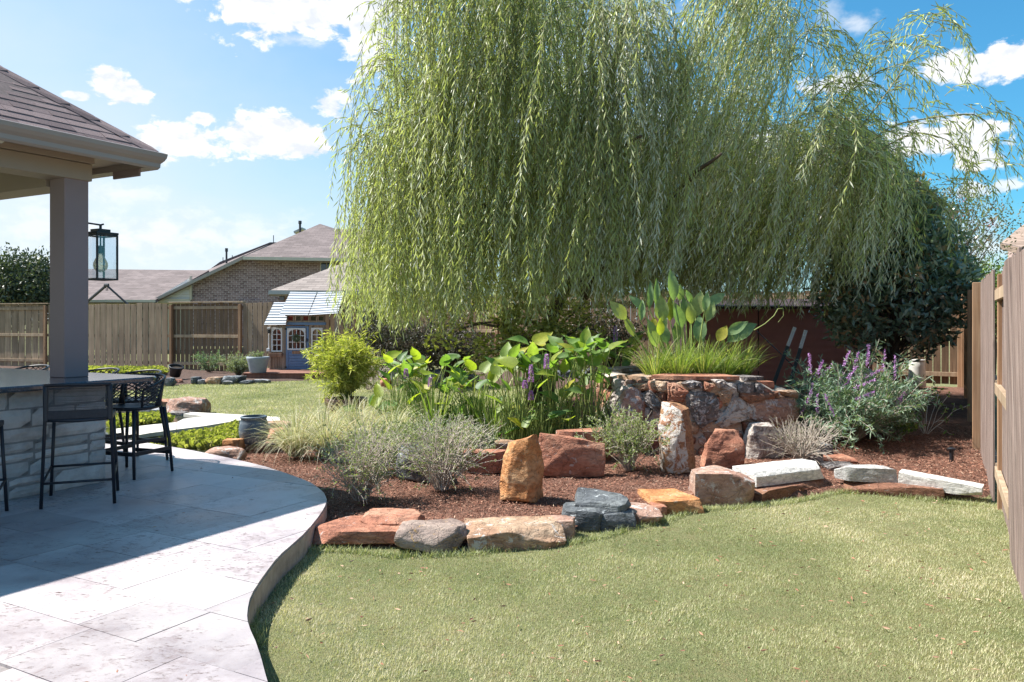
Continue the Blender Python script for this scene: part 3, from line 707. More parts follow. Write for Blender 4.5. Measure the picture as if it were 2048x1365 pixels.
part('roof', *slab([Q(2000, 487, D-.8), Q(2040, 496, D-2.5), Q(2300, 470, D-2.5), Q(2300, 360, D+3), Q(2090, 415, D+3)], .2), shingle_mat('brown_shingles', (.27, .20, .16)), h3)
part('gutter', *slab([Q(2002, 494, D-.8), Q(2042, 502, D-2.5), Q(2042, 495, D-2.5), Q(2001, 486, D-.8)], .1), M_['metal_dk'], h3)
part('downspout', *tube([Q(2006, 492, D-.7), Q(2008, 500, D-.6), Q(2029, 503, D-.4), Q(2031, 640, D-.4)], .05, 6), M_['metal_dk'], h3)
part('window', *slab([Q(2033, 640, D-.05), Q(2090, 640, D-.05), Q(2090, 500, D-.05), Q(2033, 505, D-.05)], .05), M_['siding'], h3)

# swing frame beyond the fence
sw = thing('swing_frame', Q(213, 640, 31), 'dark metal A-frame of a swing set poking above the fence', 'swing set')
part('leg', *tube([Q(213, 571, 31), Q(165, 612, 31), Q(120, 650, 31)], .055, 8), M_['metal_dk'], sw)
part('leg', *tube([Q(213, 571, 31), Q(262, 615, 31), Q(290, 645, 31)], .04, 8), M_['metal_dk'], sw)
part('top_joint', *tube([Q(209, 571, 31), Q(217, 571, 31)], .07, 8), M_['metal_dk'], sw)
for dx in (-1, 2): part('hook', *tube([Q(213+dx, 572, 31), Q(213.5+dx, 582, 31)], .015, 5), M_['metal_dk'], sw)

# ================================================================== pavilion
E = Vector((-3.13, 7.26, 0))
def W(a, b, z): return E+A*a+B*b+Vector((0, 0, z))
def Wbox(a0, a1, b0, b1, z0, z1, bev=.004): return xf(bbox_(a0, a1, b0, b1, z0, z1, bev), E, A, B)
M_['taupe'] = simple('taupe_paint', (.27, .20, .205), .55, .04, 3, .08, .001); M_['taupe_lt'] = simple('warm_taupe_trim', (.34, .27, .22), .55, .04, 3, .08, .001)
M_['gutterp'] = simple('gutter_enamel', (.31, .25, .225), .38, .04, 3, 0, spec=.5); M_['ceil'] = simple('stained_ceiling', (.085, .065, .07), .6, .15, 6, .2)
pav = thing('pavilion', W(-.57, -.56, .15), 'taupe covered pavilion with a square column and shingled hip roof over the bar', 'pavilion')
part('column', *Wbox(-.68, -.46, -.67, -.45, 1.052, 2.80, .006), M_['taupe'], pav)
part('beam', *Wbox(-.70, -.44, -8.6, -.43, 2.78, 2.93), M_['taupe_lt'], pav)
part('frieze_board', *Wbox(-.70, -.425, -8.6, -.415, 2.934, 3.03), M_['taupe_lt'], pav)
part('beam', *Wbox(-5.6, -.703, -.69, -.43, 2.72, 2.93), M_['taupe_lt'], pav)
part('ceiling', *Wbox(-5.5, -.705, -8.6, -.695, 2.94, 2.96), M_['ceil'], pav)
for k in range(-9, -4): part('ceiling_plank', *Wbox(-5.5, -.71, k+.03, k+.95, 2.915, 2.938), M_['ceil'], pav)
part('soffit', *Wbox(-.424, -.12, -8.8, -.12, 2.985, 3.0), M_['taupe_lt'], pav); part('soffit', *Wbox(-5.8, -.426, -.413, -.12, 2.985, 3.0), M_['taupe_lt'], pav)
def gutterprof(along, a0, a1):   # K-style profile swept along the eave
    prof = [(-.02, 2.93), (.045, 2.91), (.06, 2.93), (.062, 2.965), (.085, 2.99), (.10, 3.02), (.105, 3.055), (.09, 3.062), (.08, 3.05), (-.02, 3.05)]
    V = []
    for t, off in ((a0, 0), (a1, 1)):
        for (o, z) in prof:
            m = o if off else 0      # mitre at the corner
            o2 = o-.10; m = o2 if off else 0; V.append(tuple(W(o2, t+m, z) if along == 'b' else W(t+m, o2, z)))
    n = len(prof); F = [(i, (i+1) % n, n+(i+1) % n, n+i) for i in range(n)]+[tuple(range(n))[::-1], tuple(range(n, 2*n))]
    return V, F
part('gutter', *gutterprof('b', -8.9, 0), M_['gutterp'], pav); part('gutter', *gutterprof('a', -5.9, 0), M_['gutterp'], pav)
part('fascia', *Wbox(-.6, -.22, -.125, -.105, 2.86, 2.93), M_['taupe'], pav)
PT = .74; ZE = 3.055
part('roof_deck', *slab([W(-.07, -9, ZE), W(-.07, -.07, ZE), W(-3, -3, ZE+3*PT), W(-3, -6, ZE+3*PT)], .03), simple('roof_felt', (.12, .09, .09), .95, .3, 30, .3), pav)
part('roof_deck', *slab([W(-.07, -.07, ZE), W(-6, -.07, ZE), W(-3, -3, ZE+3*PT)], .03), M_['metal_dk'], pav)
part('roof_deck', *slab([W(-6, 0, ZE), W(-6, -9, ZE), W(-3, -6, ZE+3*PT), W(-3, -3, ZE+3*PT)], .03), M_['metal_dk'], pav)
def shingle_grain():
    m, nt, b = newmat('asphalt_shingle'); oi = objrand(nt)
    c = ramp(nt, oi, [(0, (.11, .08, .085)), (.5, (.155, .113, .115)), (1, (.21, .155, .155))])
    c = mix(nt, 1.0, c, ramp(nt, noise_node(nt, 160, 2, .8), [(.3, .55), (.7, 1.5)]), 'MULTIPLY')
    nt.links.new(c, b.inputs['Base Color']); b.inputs['Roughness'].default_value = .95; b.inputs['Specular IOR Level'].default_value = .2
    bump(nt, b, noise_node(nt, 200, 2, .8), .5, .003); return m
M_['shingle'] = shingle_grain()
rs = random.Random(2); expo = .118; hyp = math.sqrt(1+PT*PT); cnt = 0
for row in range(24):
    s0 = row*expo-.02; s1 = s0+expo*1.25; h0 = s0/hyp; h1_ = s1/hyp
    x = -2.9-rs.random()*.3
    lim = -max(h0, 0)+.02
    while x < lim:
        w = rs.choice([.16, .22, .3, .26]); x1 = min(x+w-.004, lim); lift = rs.choice([.008, .013, .016])
        if x1-x > .02:
            def pt(a_in, b_, up): return W(-a_in-.07, b_-.07, ZE+a_in*PT+up)
            x1t = min(x1, -h1_+.02)
            if x1t <= x: x1t = x+.005
            V = [pt(h0, x, lift), pt(h0, x1, lift), pt(h1_, x1t, .004), pt(h1_, x, .004), pt(h0, x, 0), pt(h0, x1, 0), pt(h1_, x1t, -.004), pt(h1_, x, -.004)]
            F = [(0, 1, 2, 3), (4, 7, 6, 5), (0, 4, 5, 1), (1, 5, 6, 2), (2, 6, 7, 3), (3, 7, 4, 0)]
            if cnt < 290: part('shingle', V, F, M_['shingle'], pav); cnt += 1
        x += w
for k in range(17):      # hip cap shingles
    t0 = k*.17-.02; t1 = t0+.22; u = .026
    V = []
    for t, up in ((t0, u+.012), (t1, u-.006)):
        V += [tuple(W(-t-.17, -t-.07, ZE+(t+.1)*PT+.012+up*.2)), tuple(W(-t-.07, -t-.07, ZE+t*PT+up)), tuple(W(-t-.07, -t-.17, ZE+(t)*PT+.012+up*.2))]
    V += [(x, y, z-.015) for x, y, z in V]
    F = [(0, 1, 4, 3), (1, 2, 5, 4), (6, 9, 10, 7), (7, 10, 11, 8), (0, 6, 7, 1), (1, 7, 8, 2), (0, 3, 9, 6), (2, 8, 11, 5), (3, 4, 10, 9), (4, 5, 11, 10)]
    part('hip_cap', V, F, M_['shingle'], pav)
# soffit flood light
fl = W(-.22, -1.42, 2.98)
sf = thing('soffit_light', fl, 'small white twin spotlight under the pavilion eave', 'light')
M_['whitep'] = simple('white_plastic', (.6, .58, .55), .4, .05, 3, 0)
part('base', *xf(lathe([(.05, 0), (.05, -.02), (.03, -.035)][::-1], 14), fl), M_['whitep'], sf)
for s in (-1, 1): part('lamp_head', *tube([fl+Vector((s*.03, 0, -.03)), fl+Vector((s*.075, -.02, -.045)), fl+Vector((s*.12, -.04, -.05))], [.012, .028, .034], 10), M_['whitep'], sf)

# lantern
lc = W(-.57, -.265, 0); lz0, lz1 = 1.915, 2.33; hw = .098
M_['blackm'] = simple('black_metal', (.012, .012, .016), .42, .2, 10, 0, spec=.5)
def glass(name, tintc=(1, 1, 1), a=.12):
    m, nt, b = newmat(name); N = nt.nodes; L = nt.links
    t = N.new('ShaderNodeBsdfTransparent'); t.inputs[0].default_value = c4(tintc); g = N.new('ShaderNodeBsdfGlossy'); g.inputs['Roughness'].default_value = .03
    f = N.new('ShaderNodeFresnel'); f.inputs[0].default_value = 1.5; ms = N.new('ShaderNodeMixShader')
    ad = math_(nt, 'ADD', math_(nt, 'MULTIPLY', f.outputs[0], .6), a*.3); L.new(ad, ms.inputs[0]); L.new(t.outputs[0], ms.inputs[1]); L.new(g.outputs[0], ms.inputs[2])
    L.new(ms.outputs[0], N['Material Output'].inputs[0]); return m
M_['glass'] = glass('lantern_glass', (.93, .95, .97)); M_['amber'] = glass('amber_bulb_glass', (.92, .84, .68), .5)
ln = thing('wall_lantern', lc+Vector((0, 0, 2.3)), 'black glass box lantern with a round bulb bracketed to the column', 'lantern')
def Lb(a0, a1, b0, b1, z0, z1): return xf(bbox_(a0, a1, b0, b1, z0, z1, .002), lc, A, B)
fr = []
for sa in (-1, 1):
    for sb in (-1, 1): fr.append(Lb(sa*hw-.008, sa*hw+.008, sb*hw-.008, sb*hw+.008, lz0, lz1))
for z in (lz0, lz1-.016):
    for s in (-1, 1):
        fr.append(Lb(-hw+.009, hw-.009, s*hw-.007, s*hw+.007, z, z+.014)); fr.append(Lb(s*hw-.007, s*hw+.007, -hw+.009, hw-.009, z, z+.014))
part('frame', *join(*fr), M_['blackm'], ln)
part('roof_cap', *join(Lb(-hw-.01, hw+.01, -hw-.01, hw+.01, lz1+.001, lz1+.02), Lb(-.06, .06, -.06, .06, lz1+.021, lz1+.05)), M_['blackm'], ln)
for s in (-1, 1):
    part('glass_pane', *Lb(-hw+.01, hw-.01, s*hw-.001, s*hw+.001, lz0+.015, lz1-.018), M_['glass'], ln); part('glass_pane', *Lb(s*hw-.001, s*hw+.001, -hw+.01, hw-.01, lz0+.015, lz1-.018), M_['glass'], ln)
part('socket', *join(xf(tube([(0, 0, lz1), (0, 0, lz1-.1)], .008, 8), lc), xf(tube([(0, 0, lz1-.1), (0, 0, lz1-.17)], .024, 10), lc)), M_['blackm'], ln)
bz = lz1-.17
bl = part('bulb', *xf(lathe([(.018, 0), (.022, -.02), (.045, -.05), (.06, -.085), (.063, -.11), (.055, -.14), (.035, -.162), (.004, -.172)][::-1], 18), lc+Vector((0, 0, bz))), M_['amber'], ln, True)
part('filament', *tube([lc+Vector((.012*math.cos(t*1.9), .012*math.sin(t*1.9), bz-.02-.009*t)) for t in range(13)], .0016, 5), simple('filament_brass', (.5, .35, .15), .3, .1, 3, 0, metal=1), ln)
wb = W(-.57, -.45, 0)
part('bracket', *join(tube([wb+Vector((0, 0, 2.41)), wb+B*.05+Vector((0, 0, 2.425)), lc+Vector((0, 0, 2.42)), lc+B*.03+Vector((0, 0, 2.43))], .008, 8), tube([lc+Vector((0, 0, 2.42)), lc+Vector((0, 0, lz1+.05))], .012, 8), xf(bbox_(-.06, .06, 0, .018, 2.18, 2.5, .003), wb, A, B)), M_['blackm'], ln)

# ================================================================== bar counter
M_['granitetop'] = None
def gtop():
    m, nt, b = newmat('polished_dark_granite')
    c = ramp(nt, noise_node(nt, 90, 4, .8), [(.35, (.02, .022, .03)), (.55, (.07, .075, .09)), (.75, (.2, .2, .22))])
    nt.links.new(c, b.inputs['Base Color']); b.inputs['Roughness'].default_value = .16; b.inputs['Specular IOR Level'].default_value = .9
    b.inputs['Coat Weight'].default_value = .5; b.inputs['Coat Roughness'].default_value = .1; bump(nt, b, noise_node(nt, 40, 3, .5), .05, .002); return m
M_['gtop'] = gtop()
bar = thing('bar_counter', W(-1.5, -1.5, .15), 'outdoor bar of grey limestone blocks with a dark polished stone top', 'bar counter')
cr = .12; out = []
for k in range(7):
    t = math.pi/2*k/6; out.append((.067-cr+cr*math.sin(t+math.pi/2) if False else .067-cr+cr*math.cos(math.pi/2*k/6), -.10-cr+cr*math.sin(math.pi/2*k/6)))
poly = [(.067, -4.6)]+out+[(-3.4, -.10), (-3.4, -1.6), (-.85, -1.6), (-.85, -4.6)]
V = []; n = len(poly); rings = [(.008, 1.008), (0, 1.018), (0, 1.042), (.008, 1.052)]
cen = Vector((-1.2, -1.2, 0))
for ins, z in rings:
    for (a, b) in poly: V.append(tuple(W(a-(ins if a > -1 else -ins), b-(ins if b > -1 else -ins), z)))
F = [(i*n+k, i*n+(k+1) % n, (i+1)*n+(k+1) % n, (i+1)*n+k) for i in range(3) for k in range(n)]+[tuple(range(n))[::-1], tuple(range(3*n, 4*n))]
part('countertop', V, F, M_['gtop'], bar)
M_['barmortar'] = simple('bar_mortar', (.27, .245, .235), .9, .15, 14, .5, .006); part('core', *Wbox(-.70, -.166, -4.5, -.495, .15, 1.006), M_['barmortar'], bar); part('core', *Wbox(-3.2, -.71, -1.45, -.495, .15, 1.006), M_['mortar'], bar)
def block_mat():
    m, nt, b = newmat('chopped_limestone'); n1 = noise_node(nt, 7, 7, .65); oi = objrand(nt)
    c = ramp(nt, n1, [(.3, (.42, .365, .345)), (.5, (.55, .49, .46)), (.7, (.64, .59, .555))])
    mr = nt.nodes.new('ShaderNodeMapRange'); mr.inputs[3].default_value = .82; mr.inputs[4].default_value = 1.15; nt.links.new(oi, mr.inputs[0])
    c = mix(nt, 1.0, c, mr.outputs[0], 'MULTIPLY'); nt.links.new(c, b.inputs['Base Color']); b.inputs['Roughness'].default_value = .9
    bump(nt, b, math_(nt, 'ADD', noise_node(nt, 14, 8, .7), math_(nt, 'MULTIPLY', noise_node(nt, 60, 4, .7), .6)), .8, .010); return m
M_['block'] = block_mat()
def rough_block(a0, a1, b0, b1, z0, z1, seed, face='a'):
    """block whose outer face is split-rough: grid face with relief"""
    r = np.random.default_rng(seed); nu, nv = 7, 4; V = []; F = []
    if face == 'a': us = np.linspace(b0, b1, nu)
    else: us = np.linspace(a0, a1, nu)
    vs = np.linspace(z0, z1, nv)
    for j, v in enumerate(vs):
        for i, u in enumerate(us):
            e = (i in (0, nu-1)) or (j in (0, nv-1)); off = (-.014 if e else r.uniform(-.004, .006))
            uu = u+(r.uniform(-.004, .004) if 0 < i < nu-1 else r.uniform(0, .006)*(1 if i == 0 else -1)); vv = v+(r.uniform(-.003, .003) if 0 < j < nv-1 else r.uniform(0, .006)*(1 if j == 0 else -1))
            V.append(tuple(W(a1+off, uu, vv)) if face == 'a' else tuple(W(uu, b1+off, vv)))
    for j in range(nv-1):
        for i in range(nu-1): F.append((j*nu+i, j*nu+i+1, (j+1)*nu+i+1, (j+1)*nu+i))
    bd = [j*nu for j in range(nv)][::-1]+list(range(1, nu))+[j*nu+nu-1 for j in range(1, nv)]+[(nv-1)*nu+i for i in range(nu-2, 0, -1)]
    base = len(V)
    for k in bd:
        p = Vector(V[k]); V.append(tuple(p-(A if face == 'a' else B)*.07))
    m = len(bd)
    for k in range(m): F.append((bd[k], base+k, base+(k+1) % m, bd[(k+1) % m]))
    return V, F
rb = random.Random(9); z = .153; sd = 0
for hgt in (.165, .12, .155, .11, .15, .14):
    b1 = -.482
    while b1 > -3.2:
        w = rb.choice([.16, .28, .36, .46, .5]); b0 = b1-w
        if rb.random() < .25 and hgt > .14:
            hh = hgt*rb.uniform(.4, .6)
            part('stone_block', *rough_block(0, -.152, b0+.006, b1-.006, z+.005, z+hh-.005, sd), M_['block'], bar); part('stone_block', *rough_block(0, -.152, b0+.006, b1-.006, z+hh+.005, z+hgt-.005, sd+77), M_['block'], bar)
        else: part('stone_block', *rough_block(0, -.152, b0+.004, b1-.004, z+.004, z+hgt-.004, sd), M_['block'], bar)
        b1 = b0; sd += 1
    z += hgt
ck = thing('cooktop', W(-1.75, -.75, 1.053), 'black flat cooktop edge on the bar top at the left edge of the photo', 'cooktop')
part('body', *Wbox(-2.35, -1.72, -1.1, -.62, 1.053, 1.075), M_['blackm'], ck)

# ================================================================== stools
M_['anth'] = simple('anthracite_frame', (.022, .022, .03), .45, .15, 10, 0, spec=.45); M_['cord'] = simple('dark_cord', (.045, .04, .045), .7, .2, 60, .2, .001)
def woven_stool(label, c, rz, group='woven cord bar stools'):
    t = thing('bar_stool', (c[0], c[1], .15), label, 'bar stool', group, rz)
    sx, sy = .225, .235     # local: x = width, -y = back side (towards camera)
    for ix, x in enumerate((-1, 1)):
        local('leg', tube([(x*(sx+.02), -sy, 0), (x*(sx-.005), -sy+.01, .66), (x*(sx-.005), -sy-.015, .915)], .0125, 10), M_['anth'], t, True)
        local('leg', tube([(x*(sx+.015), sy+.02, 0), (x*(sx-.015), sy-.02, .66)], .0125, 10), M_['anth'], t, True)
    for y, z in ((-sy, .185), (sy, .235)): local('footrest', tube([(-sx-.01, y, z), (sx+.01, y, z)], .0095, 8), M_['anth'], t, True)
    for x in (-1, 1): local('footrest', tube([(x*(sx+.012), -sy, .185), (x*(sx+.01), sy+.012, .235)], .0095, 8), M_['anth'], t, True)
    # side frame plates of the sling
    for x in (-1, 1): local('side_frame', join(bbox_(x*(sx-.012)-.014, x*(sx-.012)+.014, -sy-.022, -sy+.03, .645, .92, .004), bbox_(x*(sx-.012)-.014, x*(sx-.012)+.014, -sy+.031, sy, .635, .672, .004)), M_['anth'], t)
    local('top_rail', tube([(-sx, -sy-.016, .915), (0, -sy-.03, .918), (sx, -sy-.016, .915)], .012, 8), M_['anth'], t, True)
    local('seat_band', tube([(-sx, -sy, .655), (0, -sy-.01, .645), (sx, -sy, .655)], .014, 8), M_['anth'], t, True)
    V, F = [], []
    for k in range(24):
        z = .725+k*.0078
        v, f = tube([(-sx, -sy-.008, z), (0, -sy-.022, z+random.uniform(-.001, .001)), (sx, -sy-.008, z)], .0031, 4); b = len(V); V += v; F += [tuple(i+b for i in q) for q in f]
    for k in range(34):
        y = -sy+.02+k*.0135
        v, f = tube([(-sx, y, .662), (0, y, .642), (sx, y, .662)], .0034, 4); b = len(V); V += v; F += [tuple(i+b for i in q) for q in f]
    local('woven_cord', (V, F), M_['cord'], t, kind='stuff')
    local('back_panel', bbox_(-sx, sx, -sy-.018, -sy-.004, .66, .724, .003), M_['cord'], t)
    return t
woven_stool('woven cord bar stool with a straight back standing in front of the stone bar', (-3.36, 6.245), R(23))
woven_stool('woven cord bar stool cut off by the left edge of the photo', (-3.83, 5.545), R(23))
def mesh_stool(label, c, rz, group='moulded lattice bar stools'):
    """barrel seat with diamond lattice shell"""
    t = thing('lattice_stool', (c[0], c[1], .15), label, 'bar stool', group, rz)
    s = .195
    for x in (-1, 1):
        for y in (-1, 1): local('leg', tube([(x*(s+.035), y*(s+.03), 0), (x*(s+.015), y*(s+.015), .3), (x*(s-.015), y*(s-.02), .60)], [.013, .015, .019], 8), M_['anth'], t, True)
    for z in (.20,):
        for x in (-1, 1): local('footrest', bbox_(x*(s+.022)-.009, x*(s+.022)+.009, -s-.02, s+.02, z, z+.035, .004), M_['anth'], t)
        for y in (-1, 1): local('footrest', bbox_(-s-.02, s+.02, y*(s+.02)-.009, y*(s+.02)+.009, z-.02*(y+1), z+.035-.02*(y+1), .004), M_['anth'], t)
    local('seat', lathe([(.02, .585), (.17, .588), (.225, .602), (.232, .618), (.22, .625), (.1, .612), (.02, .608)], 28), M_['anth'], t, True)
    # shell: back is at +y. angle from -115 to 115 deg about +y; top height falls to the arms
    def sp(th, v):
        r = .225+.035*v; zt = .625+(.265*(1-.42*(abs(th)/R(115))**2.2))*v
        return (r*math.sin(th), r*math.cos(th), zt)
    T = R(118); V = []; F = []
    nth = 17
    for sg in (-1, 1):
        for k in range(-8, nth+8):
            pts = []
            for q in range(9):
                v = .06+.88*q/8; th = -T+(k+sg*q*.55*1.4)*(2*T/nth)
                if -T <= th <= T: pts.append(sp(th, v))
            if len(pts) > 1: v_, f_ = tube(pts, .0042, 4); b = len(V); V += v_; F += [tuple(i+b for i in g) for g in f_]
    local('lattice', (V, F), M_['anth'], t, kind='stuff')
    rim = [sp(-T+2*T*k/32, 1.0) for k in range(33)]
    local('rim', tube([sp(-T, .0)]+rim+[sp(T, .0)], .011, 8), M_['anth'], t, True)
    for th in (-T*.62, T*.62): local('strut', tube([sp(th, 0), sp(th*.95, .5), sp(th*.9, 1)], [.03, .014, .016], 8), M_['anth'], t, True)
    return t
mesh_stool('moulded lattice bar stool tucked under the rounded end of the counter', (-3.45, 7.30), R(-20))
c = W(-.88, .28, 0); mesh_stool('moulded stool behind the bar, only its black rim above the counter right of the column', (c.x, c.y), R(-29))
c = W(-1.52, .26, 0); mesh_stool('moulded stool behind the bar, its black rim just right beside the column', (c.x, c.y), R(-29))
c = W(-2.75, .26, 0); mesh_stool('moulded stool behind the bar, its black rim left of the column', (c.x, c.y), R(-29))
# ================================================================== playhouse
SP = 22.3/FPX
def PV(px, py, dy=0): return Vector(((px-CX)*SP, 22.3+dy, EYE-(py-HY)*SP))
def PB(px0, px1, py0, py1, y0, y1, bev=.004):
    a = PV(px0, py1, y0); b = PV(px1, py0, y1); return bbox_(a.x, b.x, a.y, b.y, a.z, b.z, bev)
M_['drift'] = woodmat('driftwood_grey_boards', (.20, .155, .12), (.29, .23, .185), (.36, .30, .25)); M_['bluep'] = simple('blue_paint', (.13, .21, .36), .6, .06, 4, .1, .002)
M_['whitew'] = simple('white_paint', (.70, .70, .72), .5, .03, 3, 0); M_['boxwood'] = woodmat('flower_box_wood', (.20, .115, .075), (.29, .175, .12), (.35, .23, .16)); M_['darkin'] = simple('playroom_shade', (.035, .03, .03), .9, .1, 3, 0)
def metal_roof():
    m, nt, b = newmat('galvanised_roof'); b.inputs['Base Color'].default_value = (.40, .42, .46, 1); b.inputs['Roughness'].default_value = .5; b.inputs['Metallic'].default_value = .15; return m
M_['zinc'] = metal_roof()
ph = thing('playhouse', PV(610, 741, 0), "child's wooden playhouse with blue door, white windows and ribbed metal roof", 'playhouse')
for (x0, x1) in ((539, 543.5), (565, 572), (618.5, 624), (645, 650)): part('corner_post', *PB(x0, x1, 652, 740, -.03, .05), M_['drift'], ph)
part('wall', *PB(538, 572, 651, 656, -.02, .04), M_['drift'], ph)
for (x0, x1) in ((544, 565), (624.5, 645)):
    for k in range(4):
        w = (x1-x0)/4; part('board', *PB(x0+k*w+.2, x0+(k+1)*w-.2, 712, 736, 0, .03), M_['drift'], ph)
    part('wall', *PB(x0, x1, 736.3, 740, -.01, .04), M_['drift'], ph); part('wall', *PB(x0, x1, 706, 711.7, 0, .03), M_['drift'], ph)
part('side_wall', *PB(538.5, 542, 656, 740, .055, .8), M_['drift'], ph)
part('back_wall', *PB(538, 652, 640, 740, .72, .76), M_['boxwood'], ph)
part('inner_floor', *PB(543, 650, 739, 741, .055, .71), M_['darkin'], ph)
# arched windows with muntins
def window(x0, x1, y0, y1, nx, ny, par=None, arch=True, dy=-.02):
    f = part('window', *join(PB(x0, x0+2.6, y0, y1, dy-.02, dy+.02), PB(x1-2.6, x1, y0, y1, dy-.02, dy+.02), PB(x0+2.7, x1-2.7, y0, y0+2.6, dy-.02, dy+.02), PB(x0+2.7, x1-2.7, y1-2.6, y1, dy-.02, dy+.02)), M_['whitew'], par or ph)
    iw = x1-x0-5.2
    for k in range(1, nx): part('muntin', *PB(x0+2.6+iw*k/nx-.7, x0+2.6+iw*k/nx+.7, y0+2.7, y1-2.7, dy-.012, dy+.012), M_['whitew'], f if par is None else par)
    ih = y1-y0-5.2
    for k in range(1, ny): part('muntin', *PB(x0+2.7, x1-2.7, y0+2.6+ih*k/ny-.7, y0+2.6+ih*k/ny+.7, dy-.010, dy+.010), M_['whitew'], f if par is None else par)
    if arch:      # white spandrels that round the head of the opening
        cx = (x0+x1)/2; rx = iw/2; rh = min(rx, 9)
        for s in (-1, 1):
            q = [(cx+s*rx, y0+2.6)]+[(cx+s*rx*math.cos(t), y0+2.6+rh-rh*math.sin(t)) for t in [math.pi/2*k/6 for k in range(7)]]
            pts = [PV(x, y, dy-.016) for x, y in q]; n = len(pts); V = [tuple(p) for p in pts]+[tuple(p+Vector((0, .03, 0))) for p in pts]
            F = [(0, k, k+1) for k in range(1, n-1)]+[(n, n+k+1, n+k) for k in range(1, n-1)]+[(k, k+1, n+k+1, n+k) for k in range(1, n-1)]
            part('arch_corner', V, F, M_['whitew'], f if par is None else par)
    return f
window(543.5, 565, 656, 704, 2, 4); window(623, 646, 656, 707, 2, 4)
part('flower_box', *join(PB(541, 566, 706, 713.5, -.14, -.12), PB(541, 543, 706, 713.5, -.119, -.03), PB(564, 566, 706, 713.5, -.119, -.03), PB(543, 564, 712, 713.5, -.118, -.03)), M_['boxwood'], ph)
part('flower_box', *join(PB(624, 646, 706.5, 714, -.14, -.12), PB(624, 626, 706.5, 714, -.119, -.03), PB(644, 646, 706.5, 714, -.119, -.03), PB(626, 644, 712.5, 714, -.118, -.03)), M_['boxwood'], ph)
door = part('door', *join(PB(572.5, 577, 653, 739.5, -.035, .0), PB(613.5, 618, 653, 739.5, -.035, 0), PB(577.1, 613.4, 653, 656, -.035, 0), PB(577.1, 613.4, 700, 706, -.035, 0)), M_['bluep'], ph)
for k in range(6): part('door_board', *PB(577.2, 613.3, 706.3+k*5.55, 711.5+k*5.55, -.03, 0), M_['bluep'], door)
df = window(575.5, 612, 656.5, 700, 4, 3, door, True, -.04)
part('hinge', *join(PB(570.5, 574, 657, 660, -.05, -.036), PB(570.5, 574, 733, 736, -.05, -.036)), M_['blackm'], door); part('handle', *PB(614.5, 616, 677, 684, -.065, -.036), M_['blackm'], door)
part('sign_plate', *PB(585, 602, 702, 708, -.05, -.036), M_['boxwood'], door)
# transom strip
tr = part('transom', *join(PB(571, 650, 629, 632.5, -.03, .03), PB(571, 650, 642, 645, -.03, .03), *[PB(571+k*15.3, 573.8+k*15.3, 632.6, 641.9, -.03, .03) for k in range(6)]), M_['drift'], ph)
part('blue_trim', *PB(574, 652, 645.3, 650.5, -.045, .03), M_['bluep'], ph)
for k, c in enumerate(((.25, .05, .04), (.14, .12, .1), (.28, .06, .05), (.1, .1, .07), (.1, .1, .07))):
    part('curtain', *PB(575+k*15.3, 585.5+k*15.3, 633, 641.5, .06, .07), simple('curtain_cloth_%d' % k, c, .9, .2, 10, 0), ph)
for (x, c) in ((548, (.30, .10, .07)), (583, (.28, .09, .06)), (630, (.22, .12, .09))): part('inner_panel', *PB(x, x+9, 662, 698, .3, .33), simple('red_playroom_wall', c, .9, .1, 4, 0), ph)
def ribroof(name, c00, c10, c11, c01, n):   # c0=upper edge, c1=lower edge
    V = []; F = []; up = (c11-c10).cross(c00-c10).normalized()
    if up.z < 0: up = -up
    k = n*4
    for i in range(k+1):
        t = i/k; ph_ = (i % 4); h = (0, .018, .018, 0)[ph_]
        for a, b in ((c00, c10), (c01, c11)): V.append(tuple(a.lerp(b, t)+up*h))
    for i in range(k): F.append((2*i, 2*i+1, 2*i+3, 2*i+2))
    m = len(V); V += [(x-up.x*.008, y-up.y*.008, z-up.z*.008) for x, y, z in V]
    F += [tuple(j+m for j in f)[::-1] for f in F]
    part(name, V, F, M_['zinc'], ph)
ribroof('roof_panel', PV(572, 583, .45), PV(565, 630, -.28), PV(621, 630.5, -.28), PV(626, 584, .45), 9)
ribroof('roof_panel', PV(628, 584, .46), PV(622, 630.5, -.27), PV(680, 627, -.27), PV(682, 582, .46), 9)
ribroof('roof_panel', PV(541, 604.5, .35), PV(533, 649.5, -.22), PV(576, 649.5, -.22), PV(571, 604.5, .35), 8)
part('fascia', *PB(566, 680, 626, 630, -.24, -.21), M_['drift'], ph); part('porch_post', *PB(672, 678, 627, 740, -.2, -.12), M_['drift'], ph)
part('gable_side', *slab([PV(571, 640, 0), PV(571, 590, .40), PV(571, 590, .7), PV(571, 640, .7)], .02), M_['drift'], ph)
lt = part('porch_lamp', *PB(536, 542, 655, 658.5, -.08, .02), M_['whitew'], ph); part('lamp_shade', *PB(537.5, 541.5, 659, 667, -.09, -.045), M_['blackm'], lt)
part('downpipe', *PB(536.5, 538, 668, 698, .0, .03), M_['whitew'], ph); part('mailbox', *PB(534, 540, 697, 703, -.05, .04), M_['whitew'], ph)
# wreath hangs on the door
wr_p = PV(594, 677, -.075)
wr = thing('wreath', wr_p, 'small grey green wreath hanging on the blue playhouse door', 'wreath')
n = 500; th = rng.uniform(0, 2*math.pi, n); rr = .075+rng.normal(0, .013, n)
Pw = np.stack([wr_p.x+rr*np.cos(th), np.full(n, wr_p.y), wr_p.z+rr*np.sin(th)], 1)+rng.normal(0, .006, (n, 3))
v, f, t = leafcards(Pw, rng.normal(size=(n, 3))*[1, .5, 1], .05, .014, rng.random(n))
M_['sagefol'] = foliage('silver_leaves', [(0, (.10, .13, .08)), (1, (.24, .27, .18))], .6, .2)
part('twigs', v, f, M_['sagefol'], wr, False, t, 'stuff')
